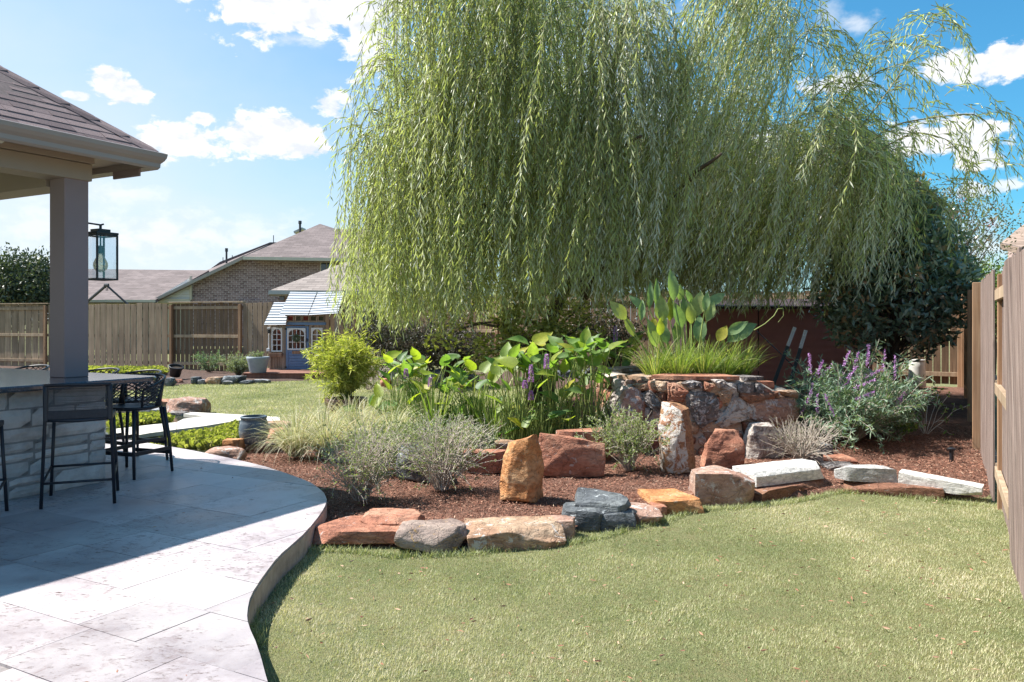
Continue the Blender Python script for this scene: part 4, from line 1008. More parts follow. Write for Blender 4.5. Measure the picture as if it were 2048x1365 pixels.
# platform
M_['deckred'] = woodmat('stained_deck_boards', (.16, .075, .055), (.22, .11, .08), (.27, .14, .105), .5)
pd_ = thing('deck_platform', PV(600, 748, -1), 'low red brown wooden platform carrying the playhouse', 'deck')
x0 = -7.0; x1 = -3.4
part('fascia_board', *bbox_(x0, x1, 20.85, 20.88, .0, .15, .004), M_['deckred'], pd_)
for k in range(15): part('deck_board', *bbox_(x0-.02, x1, 20.83+k*.145, 20.83+k*.145+.138, .152, .175, .003), M_['deckred'], pd_)

# ================================================================== pots and small things
M_['greypot'] = simple('pale_grey_glaze', (.30, .34, .37), .55, .12, 8, .2, .003); M_['blackpot'] = simple('black_plastic_pot', (.02, .02, .024), .45, .1, 8, 0); M_['soil'] = simple('potting_soil', (.04, .028, .02), .95, .4, 40, .8, .02)
def pot(name, label, base, prof, mat, tilt=(0, 0), n=28):
    t = thing(name, base, label, 'plant pot'); t.rotation_euler = (tilt[0], tilt[1], 0)
    r, z = prof[-1]; inner = [(r*.9, z), (r*.86, z-.05), (.01, z-.06)]
    V, F = lathe(prof+[(r*.9, z)], n); F = F[:-2]+[tuple(range(n))[::-1]]
    local('vessel', (V, F), mat, t, True); V2, F2 = lathe([(r*.9, z), (r*.86, z-.05)], n); local('inner_wall', (V2, F2[:-2]), mat, t, True)
    local('soil', ([(r*.865*math.cos(2*math.pi*k/n), r*.865*math.sin(2*math.pi*k/n), z-.05) for k in range(n)], [tuple(range(n))]), M_['soil'], t); return t
pb_ = Vector((( 516-CX)/FPX*21.0, 21.0, .176))
pot('plant_pot', 'large pale grey tapered pot with small white flowers on the platform', pb_, [(.02, 0), (.20, .0), (.21, .02), (.265, .30), (.29, .36), (.295, .41), (.285, .42)], M_['greypot'])
kb = G(353, 757, .05)
pot('tipped_pot', 'small black plastic pot tipped sideways against the far fence', kb+Vector((0, -.1, .07)), [(.02, 0), (.13, 0), (.15, .18), (.185, .24), (.19, .26), (.18, .265)], M_['blackpot'], (R(12), R(14)))
def bluepot():
    m, nt, b = newmat('slate_blue_ceramic'); tc = nt.nodes.new('ShaderNodeTexCoord'); s = nt.nodes.new('ShaderNodeSeparateXYZ'); nt.links.new(tc.outputs['Object'], s.inputs[0])
    n = noise_node(nt, 60, 3, .8, coord='obj'); band = ramp(nt, s.outputs[2], [(.02, 0.0), (.03, 1.0), (.075, 1.0), (.085, 0.0), (.12, 0.0), (.125, .7), (.15, .7), (.155, 0.0), (.22, 0.0), (.23, .5), (.25, .5), (.26, 0.0)])
    f = math_(nt, 'MULTIPLY', band, ramp(nt, n, [(.48, 0.0), (.56, 1.0)])); c = mix(nt, f, (.075, .105, .14), (.28, .30, .30)); nt.links.new(c, b.inputs['Base Color']); b.inputs['Roughness'].default_value = .5; bump(nt, b, f, .3, .003); return m
bp = G(499, 893, .10)
pot('ceramic_pot', 'slate blue barrel shaped ceramic pot with patterned bands by the pond', Vector((bp.x, bp.y+.15, .115)), [(.02, 0), (.125, .0), (.135, .01), (.165, .10), (.168, .17), (.155, .25), (.142, .285), (.15, .292), (.152, .31), (.142, .316)], bluepot(), n=32)
M_['bowl'] = simple('brown_glazed_bowl', (.13, .065, .045), .5, .3, 6, .5, .006)
bw = Vector(((692-CX)/FPX*12.8, 12.8, .0))
pot('bowl_planter', 'wide rustic brown bowl planter holding the feathery bamboo', bw, [(.02, 0), (.24, 0), (.27, .03), (.30, .14), (.335, .24), (.345, .30), (.33, .31)], M_['bowl'])
# path light
pl = G(1903, 917, .07); t = thing('path_light', pl, 'small black stake path light in the mulch near the right fence', 'light')
part('stem', *tube([pl-Vector((0, 0, .05)), pl+Vector((0, 0, .085))], .022, 12), M_['blackm'], t); part('lamp_cap', *xf(lathe([(.028, .086), (.042, .09), (.045, .105), (.03, .115), (.004, .118)], 16), pl), M_['blackm'], t)
# metal posts leaning on the shed
M_['postgreen'] = simple('dark_green_steel', (.03, .045, .045), .5, .2, 20, .1, .001); M_['galv'] = simple('pale_post_tip', (.5, .48, .45), .6, .25, 40, .3, .001)
for (bx, by, tx, ty, lab) in ((1549, 764, 1590, 655, 'left of two leaning dark steel posts with pale tips by the red shed'), (1573, 790, 1612, 661, 'right of two leaning dark steel posts with pale tips by the red shed')):
    d = 12.6; b0 = P(bx, by, d); tp = P(tx, ty, d); k = (tp-b0)/(tp.z-b0.z); bot = b0+k*(.1-b0.z); md = tp.lerp(bot, .22)
    t = thing('steel_post', bot, lab, 'post', 'leaning steel posts')
    for nm, p, q, m in (('shaft', bot, md, M_['postgreen']), ('tip', md, tp, M_['galv'])):
        dd = (q-p).normalized(); s = dd.cross(Vector((0, 1, 0))).normalized(); u = s.cross(dd)
        part(nm, *join(slab([p+s*.028+u*.003, p-s*.028+u*.003, q-s*.028+u*.003, q+s*.028+u*.003], .006), slab([p+s*.004-u*.004, p-s*.004-u*.004, q-s*.004-u*.004, q+s*.004-u*.004], .04)), m, t)
t = thing('brace_wire', P(1515, 665, 13), 'thin dark brace slanting behind the two leaning posts', 'wire'); part('rod', *tube([P(1513, 662, 13), P(1560, 706, 12.8), P(1604, 752, 12.7)], .008, 5), M_['blackm'], t)
# white drum and red bits at the far right corner
wd_ = G(1834, 772, .22)
t = thing('white_drum', wd_, 'white plastic drum standing in the shade below the magnolia', 'drum'); part('body', *xf(lathe([(.16, -.02), (.17, 0), (.165, .15), (.15, .38), (.155, .48), (.14, .50), (.01, .505)], 18), wd_), simple('old_white_plastic', (.62, .60, .55), .5, .1, 6, .1), t, True)
part('lid', *xf(lathe([(.158, .506), (.16, .53), (.01, .54)], 18), wd_), M_['whitep'], t)
M_['redp'] = simple('red_plastic', (.55, .04, .02), .4, .1, 6, 0)
p = G(1902, 764, .2); t = thing('red_reel', p, 'small red plastic handle hanging low at the far right fence corner', 'reel'); part('body', *join(tube([p+Vector((0, -.1, .0)), p+Vector((0, -.1, .2))], .05, 10), tube([p+Vector((.02, -.1, .2)), p+Vector((-.02, -.1, .33))], .018, 6)), M_['redp'], t)
p = P(1729, 733, 14.2); p2 = Vector((p.x, p.y, .2)); t = thing('red_tank', p2, 'red and white plastic container partly hidden behind the purple sage', 'container'); part('body', *xf(lathe([(.17, 0), (.18, .1), (.17, .42), (.09, .5), (.05, .52), (.05, .56), (.01, .57)], 14), p2), M_['whitep'], t, True); part('red_cap', *xf(lathe([(.1, .5), (.11, .53), (.06, .60), (.01, .61)], 12), p2), M_['redp'], t)

# ================================================================== red shed
M_['shedred'] = simple('barn_red_siding', (.38, .15, .125), .7, .1, 5, .15, .003); M_['shedtrim'] = simple('dark_shed_seam', (.04, .02, .02), .8, .1, 5, 0)
sx0, sx1, sy = (1372-CX)/FPX*15.5, (1745-CX)/FPX*15.5, 15.5
sh = thing('shed', ((sx0+sx1)/2, sy+.6, .15), 'long low barn red shed with horizontal lap siding under the willow', 'shed')
seam = (1517-CX)/FPX*15.5
part('frame', *bbox_(sx0+.02, sx1-.02, sy+.03, sy+1.5, .12, 1.80), M_['shedtrim'], sh)
for (a, b) in ((sx0, seam-.012), (seam+.012, sx1)):
    for k in range(13):
        z = .16+k*.127; pts = [(a, sy-.004, z), (b, sy-.004, z), (b, sy+.012, z+.128), (a, sy+.012, z+.128)]
        V = pts+[(x, y+.016, zz) for x, y, zz in pts]; F = [(0, 1, 2, 3), (7, 6, 5, 4), (0, 4, 5, 1), (1, 5, 6, 2), (2, 6, 7, 3), (3, 7, 4, 0)]
        part('siding_board', V, F, M_['shedred'], sh)
part('roof', *slab([(sx0-.1, sy-.12, 1.82), (sx1+.1, sy-.12, 1.82), (sx1+.1, sy+1.6, 2.0), (sx0-.1, sy+1.6, 2.0)], .05), M_['shedtrim'], sh)

# ================================================================== rocks along the front edge of the bed
g = 'stones edging the lawn'
rockpx('flat red sandstone slab touching the curved patio edge', 'sand_red', 612, 800, 1099, 1064, .56, 21, z=0, group=g, rot=R(4), cuts=9, box_=.9, rough=.06, n=26)
rock('thin red flake lying on the back of the flat red slab', 'sand_red', (G(775, 1062, .1).x, 5.75, .085), (.42, .34, .075), 22, rot=R(-8), group=g, cuts=6, box_=.9)
rockpx('grey stone with an orange lichen spot between the red slab and the tan stone', 'lichen_y', 783, 930, 1112, 1062, .42, 23, z=0, group=g, cuts=14, rough=.08, n=26, box_=.8)
rockpx('long tan stone with a notched front left of the slate pile', 'sand_tan', 926, 1132, 1102, 1062, .40, 24, z=0, group=g, rot=R(7), cuts=7, rough=.07, n=26, box_=.92)
rock('small tan wedge at the right end of the notched tan stone', 'sand_pink', (G(1118, 1085, 0).x+.03, 5.75, -.02), (.2, .26, .16), 25, group=g)
rockpx('green grey slate lump under the dark slate dome', 'slate', 1128, 1222, 1066, 1022, .34, 26, z=.0, group=g, rot=R(-6), cuts=12, n=22)
q = G(1203, 1048, .05); rock('dark blue slate dome with a white quartz patch in the front edging', 'slate', (q.x+.02, q.y+.22, .07), (.44, .36, .155), 27, group=g, rot=R(-14), tilt=(R(8), R(6)), cuts=13, rough=.06, n=24, box_=.45)
rock('dark slate chunk wedged beneath the slate dome', 'slate', (q.x+.10, q.y+.10, -.02), (.30, .26, .15), 28, group=g, rot=R(12), cuts=10)
qq = thing('quartz_vein', (q.x, q.y, .2), 'white quartz streak on the dark slate dome', 'quartz') if False else None
rockpx('pinkish flat stone right of the slate pile', 'sand_pink', 1240, 1324, 1054, 1024, .42, 29, z=0, group=g, rot=R(6), cuts=8, box_=.88)
rockpx('orange topped flat stone left of the squared red block', 'sand_orange', 1302, 1402, 1030, 1003, .50, 30, z=0, group=g, rot=R(10), cuts=7, box_=.92)
rockpx('squared reddish block standing taller in the lawn edging', 'sand_pink', 1392, 1514, 1012, 948, .42, 31, z=0, group=g, rot=R(-3), cuts=5, box_=.95, rough=.03, n=22)
def slabrock(label, mat, pl, pr, z, h, dep, seed, group=None, tiltx=0, **kw):
    """front-bottom edge from pl to pr (world)"""
    pl = Vector(pl); pr = Vector(pr); d = pr-pl; L = Vector((d.x, d.y, 0)).length; ang = math.atan2(d.y, d.x); ta = -math.atan2(d.z, L)
    c = (pl+pr)/2+Vector((-math.sin(ang), math.cos(ang), 0))*dep/2
    V, F = rockVF(L, dep, h, seed, **kw); m = mesh('rock', V, F, M_[mat], True)
    try: m.set_sharp_from_angle(angle=R(35))
    except Exception: pass
    o = link('rock', m, None, (c.x, c.y, c.z), (tiltx, ta, ang)); tag(o, label, 'rock', group); return o
slabrock('thin brown sandstone slab under the left white limestone block', 'sand_brown', G(1522, 1006, 0), G(1678, 978, 0), 0, .095, .40, 33, g, cuts=5, box_=.94, rough=.06)
slabrock('white limestone block lying on a brown slab right of the squared block', 'lime', G(1512, 975, .1), G(1655, 957, .1), .1, .135, .30, 34, g, cuts=3, box_=.975, rough=.03, n=22)
slabrock('brown slab under the middle and right limestone pieces', 'sand_brown', G(1686, 986, 0), G(1890, 1003, 0), 0, .10, .34, 35, g, cuts=5, box_=.94, rough=.06)
slabrock('short rough grey limestone block, middle of the three pale blocks', 'lime_rough', G(1674, 962, .1), G(1795, 967, .1), .1, .125, .18, 36, g, cuts=3, box_=.96, rough=.05, n=20)
slabrock('long pale limestone slab sloping down towards the right fence', 'lime', G(1794, 967, .1), G(1963, 1000, .035), .1, .10, .20, 37, g, cuts=3, box_=.975, rough=.035, n=22)
# inside the bed
g2 = 'standing stones in the mulch'
rockpx('tall orange sandstone pillar standing alone in the front mulch', 'sand_orange', 1004, 1078, 1022, 884, .30, 141, z=-.01, group=g2, rot=R(-24), cuts=7, box_=.93, rough=.075, n=34, taper=.06, lean=.04, topslope=.25)
rockpx('broad red slab standing on edge behind the orange pillar', 'sand_red', 1078, 1212, 952, 878, .20, 42, z=.05, group=g2, cuts=11, box_=.88, rough=.07, n=26, topslope=-.16)
rockpx('tall leaning slab with whitish face and orange top beside the little shrub', 'standing', 1322, 1396, 948, 812, .34, 43, z=.05, group=g2, rot=R(-30), cuts=14, box_=.85, rough=.10, n=32, taper=.22, lean=-.03, topslope=-.2)
rockpx('pitted red triangular boulder at the foot of the mortared pond wall', 'sand_red', 1400, 1514, 938, 862, .40, 44, z=.05, group=g2, cuts=9, box_=.7, rough=.09, n=28, taper=.45)
bq = P(1165, 886, 8.35); rock('brick red rectangular block lying on stones left of the pond wall', 'sand_red', (bq.x, 8.55, bq.z), (.50, .34, .11), 45, group=g2, cuts=2, box_=.98, rough=.02, rot=R(3))
rock('rough red stone carrying the brick red rectangular block', 'sand_brown', (bq.x+.05, 8.6, 0), (.55, .36, .31), 46, group=g2, cuts=6)
rockpx('red flat faced stone with a pale top left of the broad red slab', 'sand_red', 925, 1012, 945, 906, .32, 47, z=.05, group=g2, cuts=5, box_=.93)
rockpx('small tan stone peeking behind the orange pillar', 'sand_tan', 990, 1036, 915, 884, .25, 48, z=.05, group=g2)
rockpx('pinkish stone half hidden by twigs left of the red flat faced stone', 'sand_pink', 886, 928, 930, 900, .25, 49, z=.05, group=g2)
rockpx('dark blue slate boulder behind the two twiggy shrubs', 'slate', 786, 884, 966, 900, .42, 50, z=.05, group=g2, cuts=12, n=22, rough=.06)
rockpx('dark rounded rock right of the dead twig bush', 'slate', 1622, 1670, 915, 890, .3, 51, z=.06, group=g2); rockpx('small dark rock below the rounded dark rock', 'greydark', 1618, 1652, 930, 908, .2, 52, z=.06, group=g2)
rockpx('flat red stepping stone in the mulch behind the limestone', 'sand_red', 1648, 1718, 926, 920, .42, 53, z=.06, group=g2, cuts=4, box_=.9); rockpx('flat dark stepping stone before the red stepping stone', 'greydark', 1660, 1725, 940, 934, .32, 54, z=.06, group=g2, cuts=4, box_=.9)
rockpx('big pinkish boulder leaning on the left end of the mortared pond wall', 'sand_pink', 1204, 1284, 905, 778, .40, 55, z=.04, group=g2, rot=R(-22), cuts=11, box_=.85, rough=.08, n=28, taper=.28, lean=.22)
rockpx('grey lichen boulder at the right foot of the mortared pond wall', 'lichen', 1492, 1568, 918, 850, .30, 56, z=.04, group=g2, rot=R(12), cuts=11, box_=.85, rough=.08, n=26, taper=.2)
for x_, y_, mt_, lb_ in ((803, 1092, 'sand_brown', 'small brown stone filling the gap right of the flat red slab'), (930, 1092, 'sand_red', 'small red stone wedged left of the notched tan stone'), (1234, 1056, 'sand_tan', 'small tan stone wedged right of the slate pile'), (1322, 1036, 'sand_red', 'small red stone wedged left of the orange topped stone'), (1388, 1012, 'sand_brown', 'small brown stone wedged left of the squared reddish block')):
    rockpx(lb_, mt_, x_-17, x_+17, y_, y_-22, .22, int(x_), z=0, group='stones edging the lawn', cuts=10, n=14, rough=.07)
# by the small pond
g3 = 'stones round the small pond'
rockpx('big reddish brown boulder on the lawn edge beyond the pond', 'sand_pink', 324, 402, 832, 800, .5, 61, z=0, group=g3, cuts=12, rough=.08, n=24)
rockpx('small red rock left of the big pond boulder', 'sand_red', 312, 336, 815, 800, .25, 62, z=0, group=g3)
rockpx('dark shadowed rock under the big boulder', 'greydark', 330, 372, 838, 826, .3, 63, z=0, group=g3)
for i, (x0, x1, yb, yt) in enumerate(((232, 268, 858, 852), (255, 312, 838, 832), (218, 250, 842, 836), (268, 318, 826, 820))): rockpx(('lowest pale slate flake at the pond rim', 'long flat slate lying across the pond behind the stools', 'slate flake left of the long flat slate', 'farthest pale slate flake below the red rock')[i], 'granite', x0, x1, yb, yt, .4, 64+i, z=.02, group=g3, cuts=4, box_=.9)
rockpx('brick shaped tan stone leaning on the blue pot', 'sand_orange', 444, 482, 899, 881, .16, 70, z=.08, group=g3, cuts=2, box_=.97)
rockpx('red flat stone at the rounded tip of the patio', 'sand_pink', 402, 478, 921, 901, .34, 71, z=.04, group=g3, cuts=9, rough=.07); rockpx('brown slab beneath the blue ceramic pot', 'sand_brown', 470, 545, 905, 893, .42, 72, z=.03, group=g3, cuts=5)
rockpx('dark red rock right of the blue ceramic pot', 'sand_red', 527, 566, 890, 862, .34, 73, z=.05, group=g3); rockpx('tan rock behind the blue pot under the grasses', 'sand_tan', 526, 575, 868, 846, .3, 74, z=.05, group=g3)
# far bed edging
g4 = 'stones along the far bed'
far = [(322,346,772,757,'slate','dark blue stone at the left end of the far bed'), (345,358,768,760,'sand_red','tiny red stone beside the tipped pot'), (378,394,768,755,'slate','upright slate shard left of the far white shard'), (391,409,768,760,'granite','white slate shard in the far bed'),
       (405,440,768,755,'sand_tan','tan flagstone propped in the far bed'), (436,478,768,754,'slate','stack of dark slate in the far bed'), (440,462,769,763,'granite','pale flat slate below the dark stack'), (476,500,768,762,'slate','small slate at the left end of the platform'), (502,535,766,760,'granite','grey jagged slate before the platform corner'),
       (758,780,774,758,'sand_red','small red rock left of the grey boulders'), (780,850,772,733,'granite','large pale grey boulder beyond the bamboo'), (845,905,774,742,'granite','second grey boulder partly behind flower spikes'), (900,960,775,752,'greydark','dark boulder in the far bed behind the pickerel leaves'),
       (1105,1165,770,742,'slate','dark slate stack left of the small tree trunk'), (1160,1235,775,740,'slate','dark slate stack behind the pickerel leaves at the right')]
for i, (x0, x1, yb, yt, mt, lb) in enumerate(far): rockpx(lb, mt, x0, x1, yb, yt, .35 if x1-x0 < 40 else .6, 80+i, z=.02, group=g4, cuts=10, n=14, rough=.07)

# ================================================================== mortared pond wall
DC = Vector((2.31, 10.2)); DR = 1.2; DH = .885
pw = thing('pond_wall', (DC.x, DC.y, .0), 'round raised pond wall of mortared lichen covered stones', 'stone wall')
_mc = lathe([(DR+.02, -.02), (DR, .3), (DR-.005, .7), (DR-.04, DH-.03), (DR-.12, DH), (DR-.25, DH), (DR-.26, DH-.1), (.02, DH-.1)], 48, (DC.x, DC.y, 0))
def rimdrop(x, y, z): k = min(1, max(0, (x-DC.x-.45)/.35)); return z-(.175*k if z > .6 else 0)
part('mortar_core', [(x, y, rimdrop(x, y, z)) for x, y, z in _mc[0]], _mc[1], M_['mortar'], pw, True)
def onwall(px, py, off=0.0):
    s = max(-.985, min(.985, (px-1387)/190.)); y = DC.y-DR*math.sqrt(1-s*s); x = (px-CX)/FPX*y; z = EYE-(py-HY)/FPX*y
    v = Vector((x-DC.x, y-DC.y, 0)).normalized(); return Vector((DC.x, DC.y, z))+v*(DR+off)
SP_ = [('lichen', [(75,940),(105,860),(140,800),(170,755),(240,748),(312,792),(300,840),(230,910),(150,1010),(92,1008)]), ('sand_tan', [(258,742),(360,738),(366,780),(318,790)]), ('sand_tan', [(380,722),(490,732),(500,790),(450,800),(385,770)]),
       ('sand_red', [(492,742),(560,738),(640,790),(610,862),(500,856)]), ('greydark', [(590,738),(650,716),(720,732),(726,768),(650,778)]), ('sand_red', [(740,722),(805,748),(770,790),(736,782)]), ('lichen', [(780,712),(850,710),(922,770),(880,790),(822,762)]),
       ('greydark', [(612,802),(700,787),(800,800),(828,860),(812,960),(722,1030),(690,1000),(660,930),(618,870)]), ('sand_tan', [(812,790),(860,768),(900,790),(892,850),(850,862),(828,822)]), ('lichen', [(905,802),(960,850),(1000,900),(982,958),(850,1022),(800,1000),(862,912)]),
       ('sand_brown', [(950,792),(1120,785),(1128,808),(1024,850),(982,862),(942,822)]), ('sand_pink', [(1006,880),(1060,834),(1210,827),(1288,888),(1270,960),(1200,1003),(1100,1008),(1002,962)]), ('sand_tan', [(1142,782),(1225,777),(1256,838),(1182,815)]),
       ('lichen', [(1002,1014),(1100,1018),(1262,1030),(1255,1120),(1235,1200),(1082,1216),(1030,1110)]), ('greydark', [(322,802),(382,782),(480,890),(432,942),(332,862)]), ('sand_brown', [(422,802),(478,795),(495,870),(470,870)]), ('sand_brown', [(952,982),(990,977),(1000,1030),(968,1062)]),
       ('sand_red', [(100,1030),(300,1000),(420,1000),(430,1180),(110,1200)]), ('sand_brown', [(740,1050),(940,1040),(1000,1200),(760,1200)])]
# smaller filler stones bedded between the big ones, all round the drum
rf = random.Random(31); zr = .0
for row in range(6):
    h_ = rf.choice([.13, .16, .15]); a_ = -200+rf.random()*8
    while a_ < 20:
        da = rf.uniform(6, 12); V = []; n = 12
        for (s, off) in ((1, -.02), (1, .018), (.86, .042), (.5, .05)):
            for j in range(n):
                t = 2*math.pi*j/n; q = (abs(math.cos(t))**3+abs(math.sin(t))**3)**(-1/3)
                aa = R(a_+da/2+da*.46*s*q*math.cos(t)+rf.uniform(-.3, .3)); zz = min(zr+h_/2+h_*.46*s*q*math.sin(t)+rf.uniform(-.006, .006), DH-.02)
                rr0 = DR+off; x = DC.x+rr0*math.cos(aa); y = DC.y+rr0*math.sin(aa); V.append((x, y, rimdrop(x, y, zz) if zz > .6 else zz))
        V.append((DC.x+(DR+.052)*math.cos(R(a_+da/2)), DC.y+(DR+.052)*math.sin(R(a_+da/2)), rimdrop(DC.x+DR*math.cos(R(a_+da/2)), 0, min(zr+h_/2, DH-.03))))
        F = [(i*n+j, i*n+(j+1) % n, (i+1)*n+(j+1) % n, (i+1)*n+j) for i in range(3) for j in range(n)]+[(3*n+j, 3*n+(j+1) % n, 4*n) for j in range(n)]
        part('wall_stone', V, F, M_[rf.choice(['sand_red', 'sand_tan', 'sand_pink', 'sand_brown', 'lichen', 'greydark'])], pw); a_ += da
    zr += h_
for k, (mt, poly) in enumerate(SP_):
    pts = [(1180+x/3.25, 540+y/3.25) for x, y in poly]; r = random.Random(k); dense = []
    for a, b in zip(pts, pts[1:]+pts[:1]):
        for j in range(3): u = j/3; dense.append((a[0]+(b[0]-a[0])*u+r.uniform(-.7, .7), a[1]+(b[1]-a[1])*u+r.uniform(-.7, .7)))
    cx = sum(p[0] for p in dense)/len(dense); cy = sum(p[1] for p in dense)/len(dense); dense = [(cx+(x-cx)*1.04, cy+(y-cy)*1.04) for x, y in dense]; n = len(dense); V = []; rings = [(1.0, -.03), (1.0, .03), (.965, .052), (.86, .065), (.72, .075), (.57, .08), (.42, .085), (.27, .088), (.13, .09)]
    for s, off in rings:
        for (x, y) in dense: V.append(tuple(onwall(cx+(x-cx)*s, cy+(y-cy)*s, off+(r.uniform(-.012, .012) if .3 < s < .97 else 0))))
    V.append(tuple(onwall(cx, cy, .09))); F = [(i*n+j, i*n+(j+1) % n, (i+1)*n+(j+1) % n, (i+1)*n+j) for i in range(len(rings)-1) for j in range(n)]+[((len(rings)-1)*n+j, (len(rings)-1)*n+(j+1) % n, len(V)-1) for j in range(n)]
    part('wall_stone', V, F, M_[mt], pw)
for i, (ang0, ang1, r0, r1, z0, z1, mt) in enumerate(((-125, -78, .72, 1.22, DH-.01, DH+.035, 'sand_red'), (-150, -128, .75, 1.2, DH-.04, DH+.01, 'sand_tan'), (-74, -60, .85, 1.18, DH-.02, DH+.02, 'greydark'), (30, 80, .9, 1.2, DH-.02, DH+.03, 'sand_red'), (90, 170, .9, 1.2, DH-.02, DH+.03, 'sand_tan'))):
    k = 8; pl_ = [(DC.x+r1*math.cos(R(ang0+(ang1-ang0)*j/k))*random.uniform(.98, 1.02), DC.y+r1*math.sin(R(ang0+(ang1-ang0)*j/k))*random.uniform(.98, 1.02)) for j in range(k+1)]+[(DC.x+r0*math.cos(R(ang1+(ang0-ang1)*j/k)), DC.y+r0*math.sin(R(ang1+(ang0-ang1)*j/k))) for j in range(k+1)]
    part('cap_stone', *prism(pl_, z0, z1), M_[mt], pw)
for (x0, x1, yb, yt, d, lb, sd) in ((1462, 1549, 779, 764, 9.45, 'long brick red block on the right rim of the raised pond wall', 5), (1452, 1483, 765, 752, 10.0, 'short brick red block behind the long rim block', 6)):
    c = P((x0+x1)/2, yb, d); rock(lb, 'sand_red', (c.x, d+.1, c.z), ((x1-x0)*d/FPX, .2, (yb-yt)*d/FPX), sd, cuts=1, box_=.985, rough=.015, rot=R(6))
wtr = part('pond_soil', *lathe([(.95, DH-.095), (.01, DH-.09)], 24, (DC.x, DC.y, 0)), M_['soil'], pw)
# ================================================================== vegetation
M_['bark'] = simple('grey_brown_bark', (.10, .075, .055), .95, .35, 9, .9, .02, stretch=(1, 1, .25)); M_['twig'] = simple('pale_twig', (.46, .39, .33), .9, .3, 30, .2, .002); M_['twigdk'] = simple('dark_twig', (.10, .065, .045), .9, .3, 30, .2, .002)
M_['willow'] = foliage('willow_leaf', [(0, (.17, .19, .10)), (.35, (.33, .36, .17)), (.58, (.47, .51, .17)), (.76, (.46, .48, .31)), (1, (.62, .62, .52))], .42, .45, (1.22, 1.3, .68), .6)
M_['lettuce'] = foliage('pond_lettuce_leaf', [(0, (.17, .19, .05)), (.6, (.33, .33, .10)), (1, (.44, .40, .18))], .45, .4)
M_['greystem'] = simple('green_stem', (.25, .31, .085), .6, .2, 10, 0)

# ------------------------------------------------ weeping willow
WC = np.array([1.27, 13.8]); rw = np.random.default_rng(5)
wl = thing('willow_tree', (1.3, 13.6, .15), 'huge weeping willow whose pale green strands hang over the pond garden', 'tree')
WL[wl] = (Vector((1.3, 13.6, .15)), 0)
polys = []; rads = []
trunk = np.array([[.35, 13.6, .05], [.45, 13.65, .9], [.75, 13.6, 1.8], [1.2, 13.5, 2.8], [1.3, 13.5, 3.8]]); 
part('trunk', *tube([tuple(p) for p in trunk], [.15, .13, .12, .12, .11], 14), M_['bark'], wl, True)
limb_tips = []
for k in range(15):
    a = 2*math.pi*k/15+rw.uniform(-.2, .2); o = np.array([1.2, 13.55, rw.uniform(1.9, 3.8)]); c = curve_pts(o, [math.cos(a)*.7, math.sin(a)*.7, 1.1], rw.uniform(3.4, 4.3), 12, -.9, .09, rw)
    part('limb', *tube([tuple(p) for p in c], list(np.linspace(.10, .018, 13)), 8), M_['bark'], wl, True); limb_tips.append(c)
# low limb with visible bends left of the pond plants
for (pp_, r0) in (([(1090, 735), (1075, 690), (1040, 660), (985, 645), (930, 648)], .05), ([(1092, 720), (1100, 680), (1130, 640), (1180, 600)], .06)):
    part('limb', *tube([P(x, y, 13.9) for x, y in pp_], list(np.linspace(r0, .012, len(pp_))), 8), M_['bark'], wl, True)
strands = []; st_t = []
def silh(z, y):
    py = HY-(z-EYE)/y*FPX
    return float(np.interp(py, [-50, 40, 130, 220], [870, 845, 805, 765])), float(np.interp(py, [0, 150, 260, 400], [1625, 1620, 1730, 1780]))
def add_strands(ax, ay, az, zb, n, spread, windx, tint, out=(0, 0), long=1.0, filt=True):
    """a clump of strands hanging from one twig"""
    lx, rx_ = silh(az, ay); pxa = CX+ax/ay*FPX
    if filt and not (lx < pxa < rx_): return
    cw = windx+rw.normal(0, .26)+(.15 if ax < -.6 else 0); cy = rw.normal(0, .10); tint = tint+rw.normal(0, .10); fan = rw.uniform(.03, .09)
    for _ in range(n):
        x = ax+rw.normal(0, spread); y = ay+rw.normal(0, spread); z = az+rw.normal(0, .15); zend = zb+abs(rw.normal(0, .16))+rw.random()*.2
        L = max((z-zend), .5)*long*1.06; k = max(int(L/.16), 4); p = np.array([x, y, z]); d = unit(np.array([out[0]*1.2+rw.normal(0, .25), out[1]*1.2+rw.normal(0, .25), .35])); st = L/k; c = [p.copy()]
        for i in range(k):
            d = unit(d+np.array([cw*.27, cy*.15, -.55])+rw.normal(size=3)*[fan, fan, .03]); dd = d.copy()
            p = p+dd*st; c.append(p.copy())
        strands.append(np.array(c)); st_t.append(tint+rw.normal(0, .10))
def wind(x): return -.95*max(0, min(1, (x-1.4)/1.6))
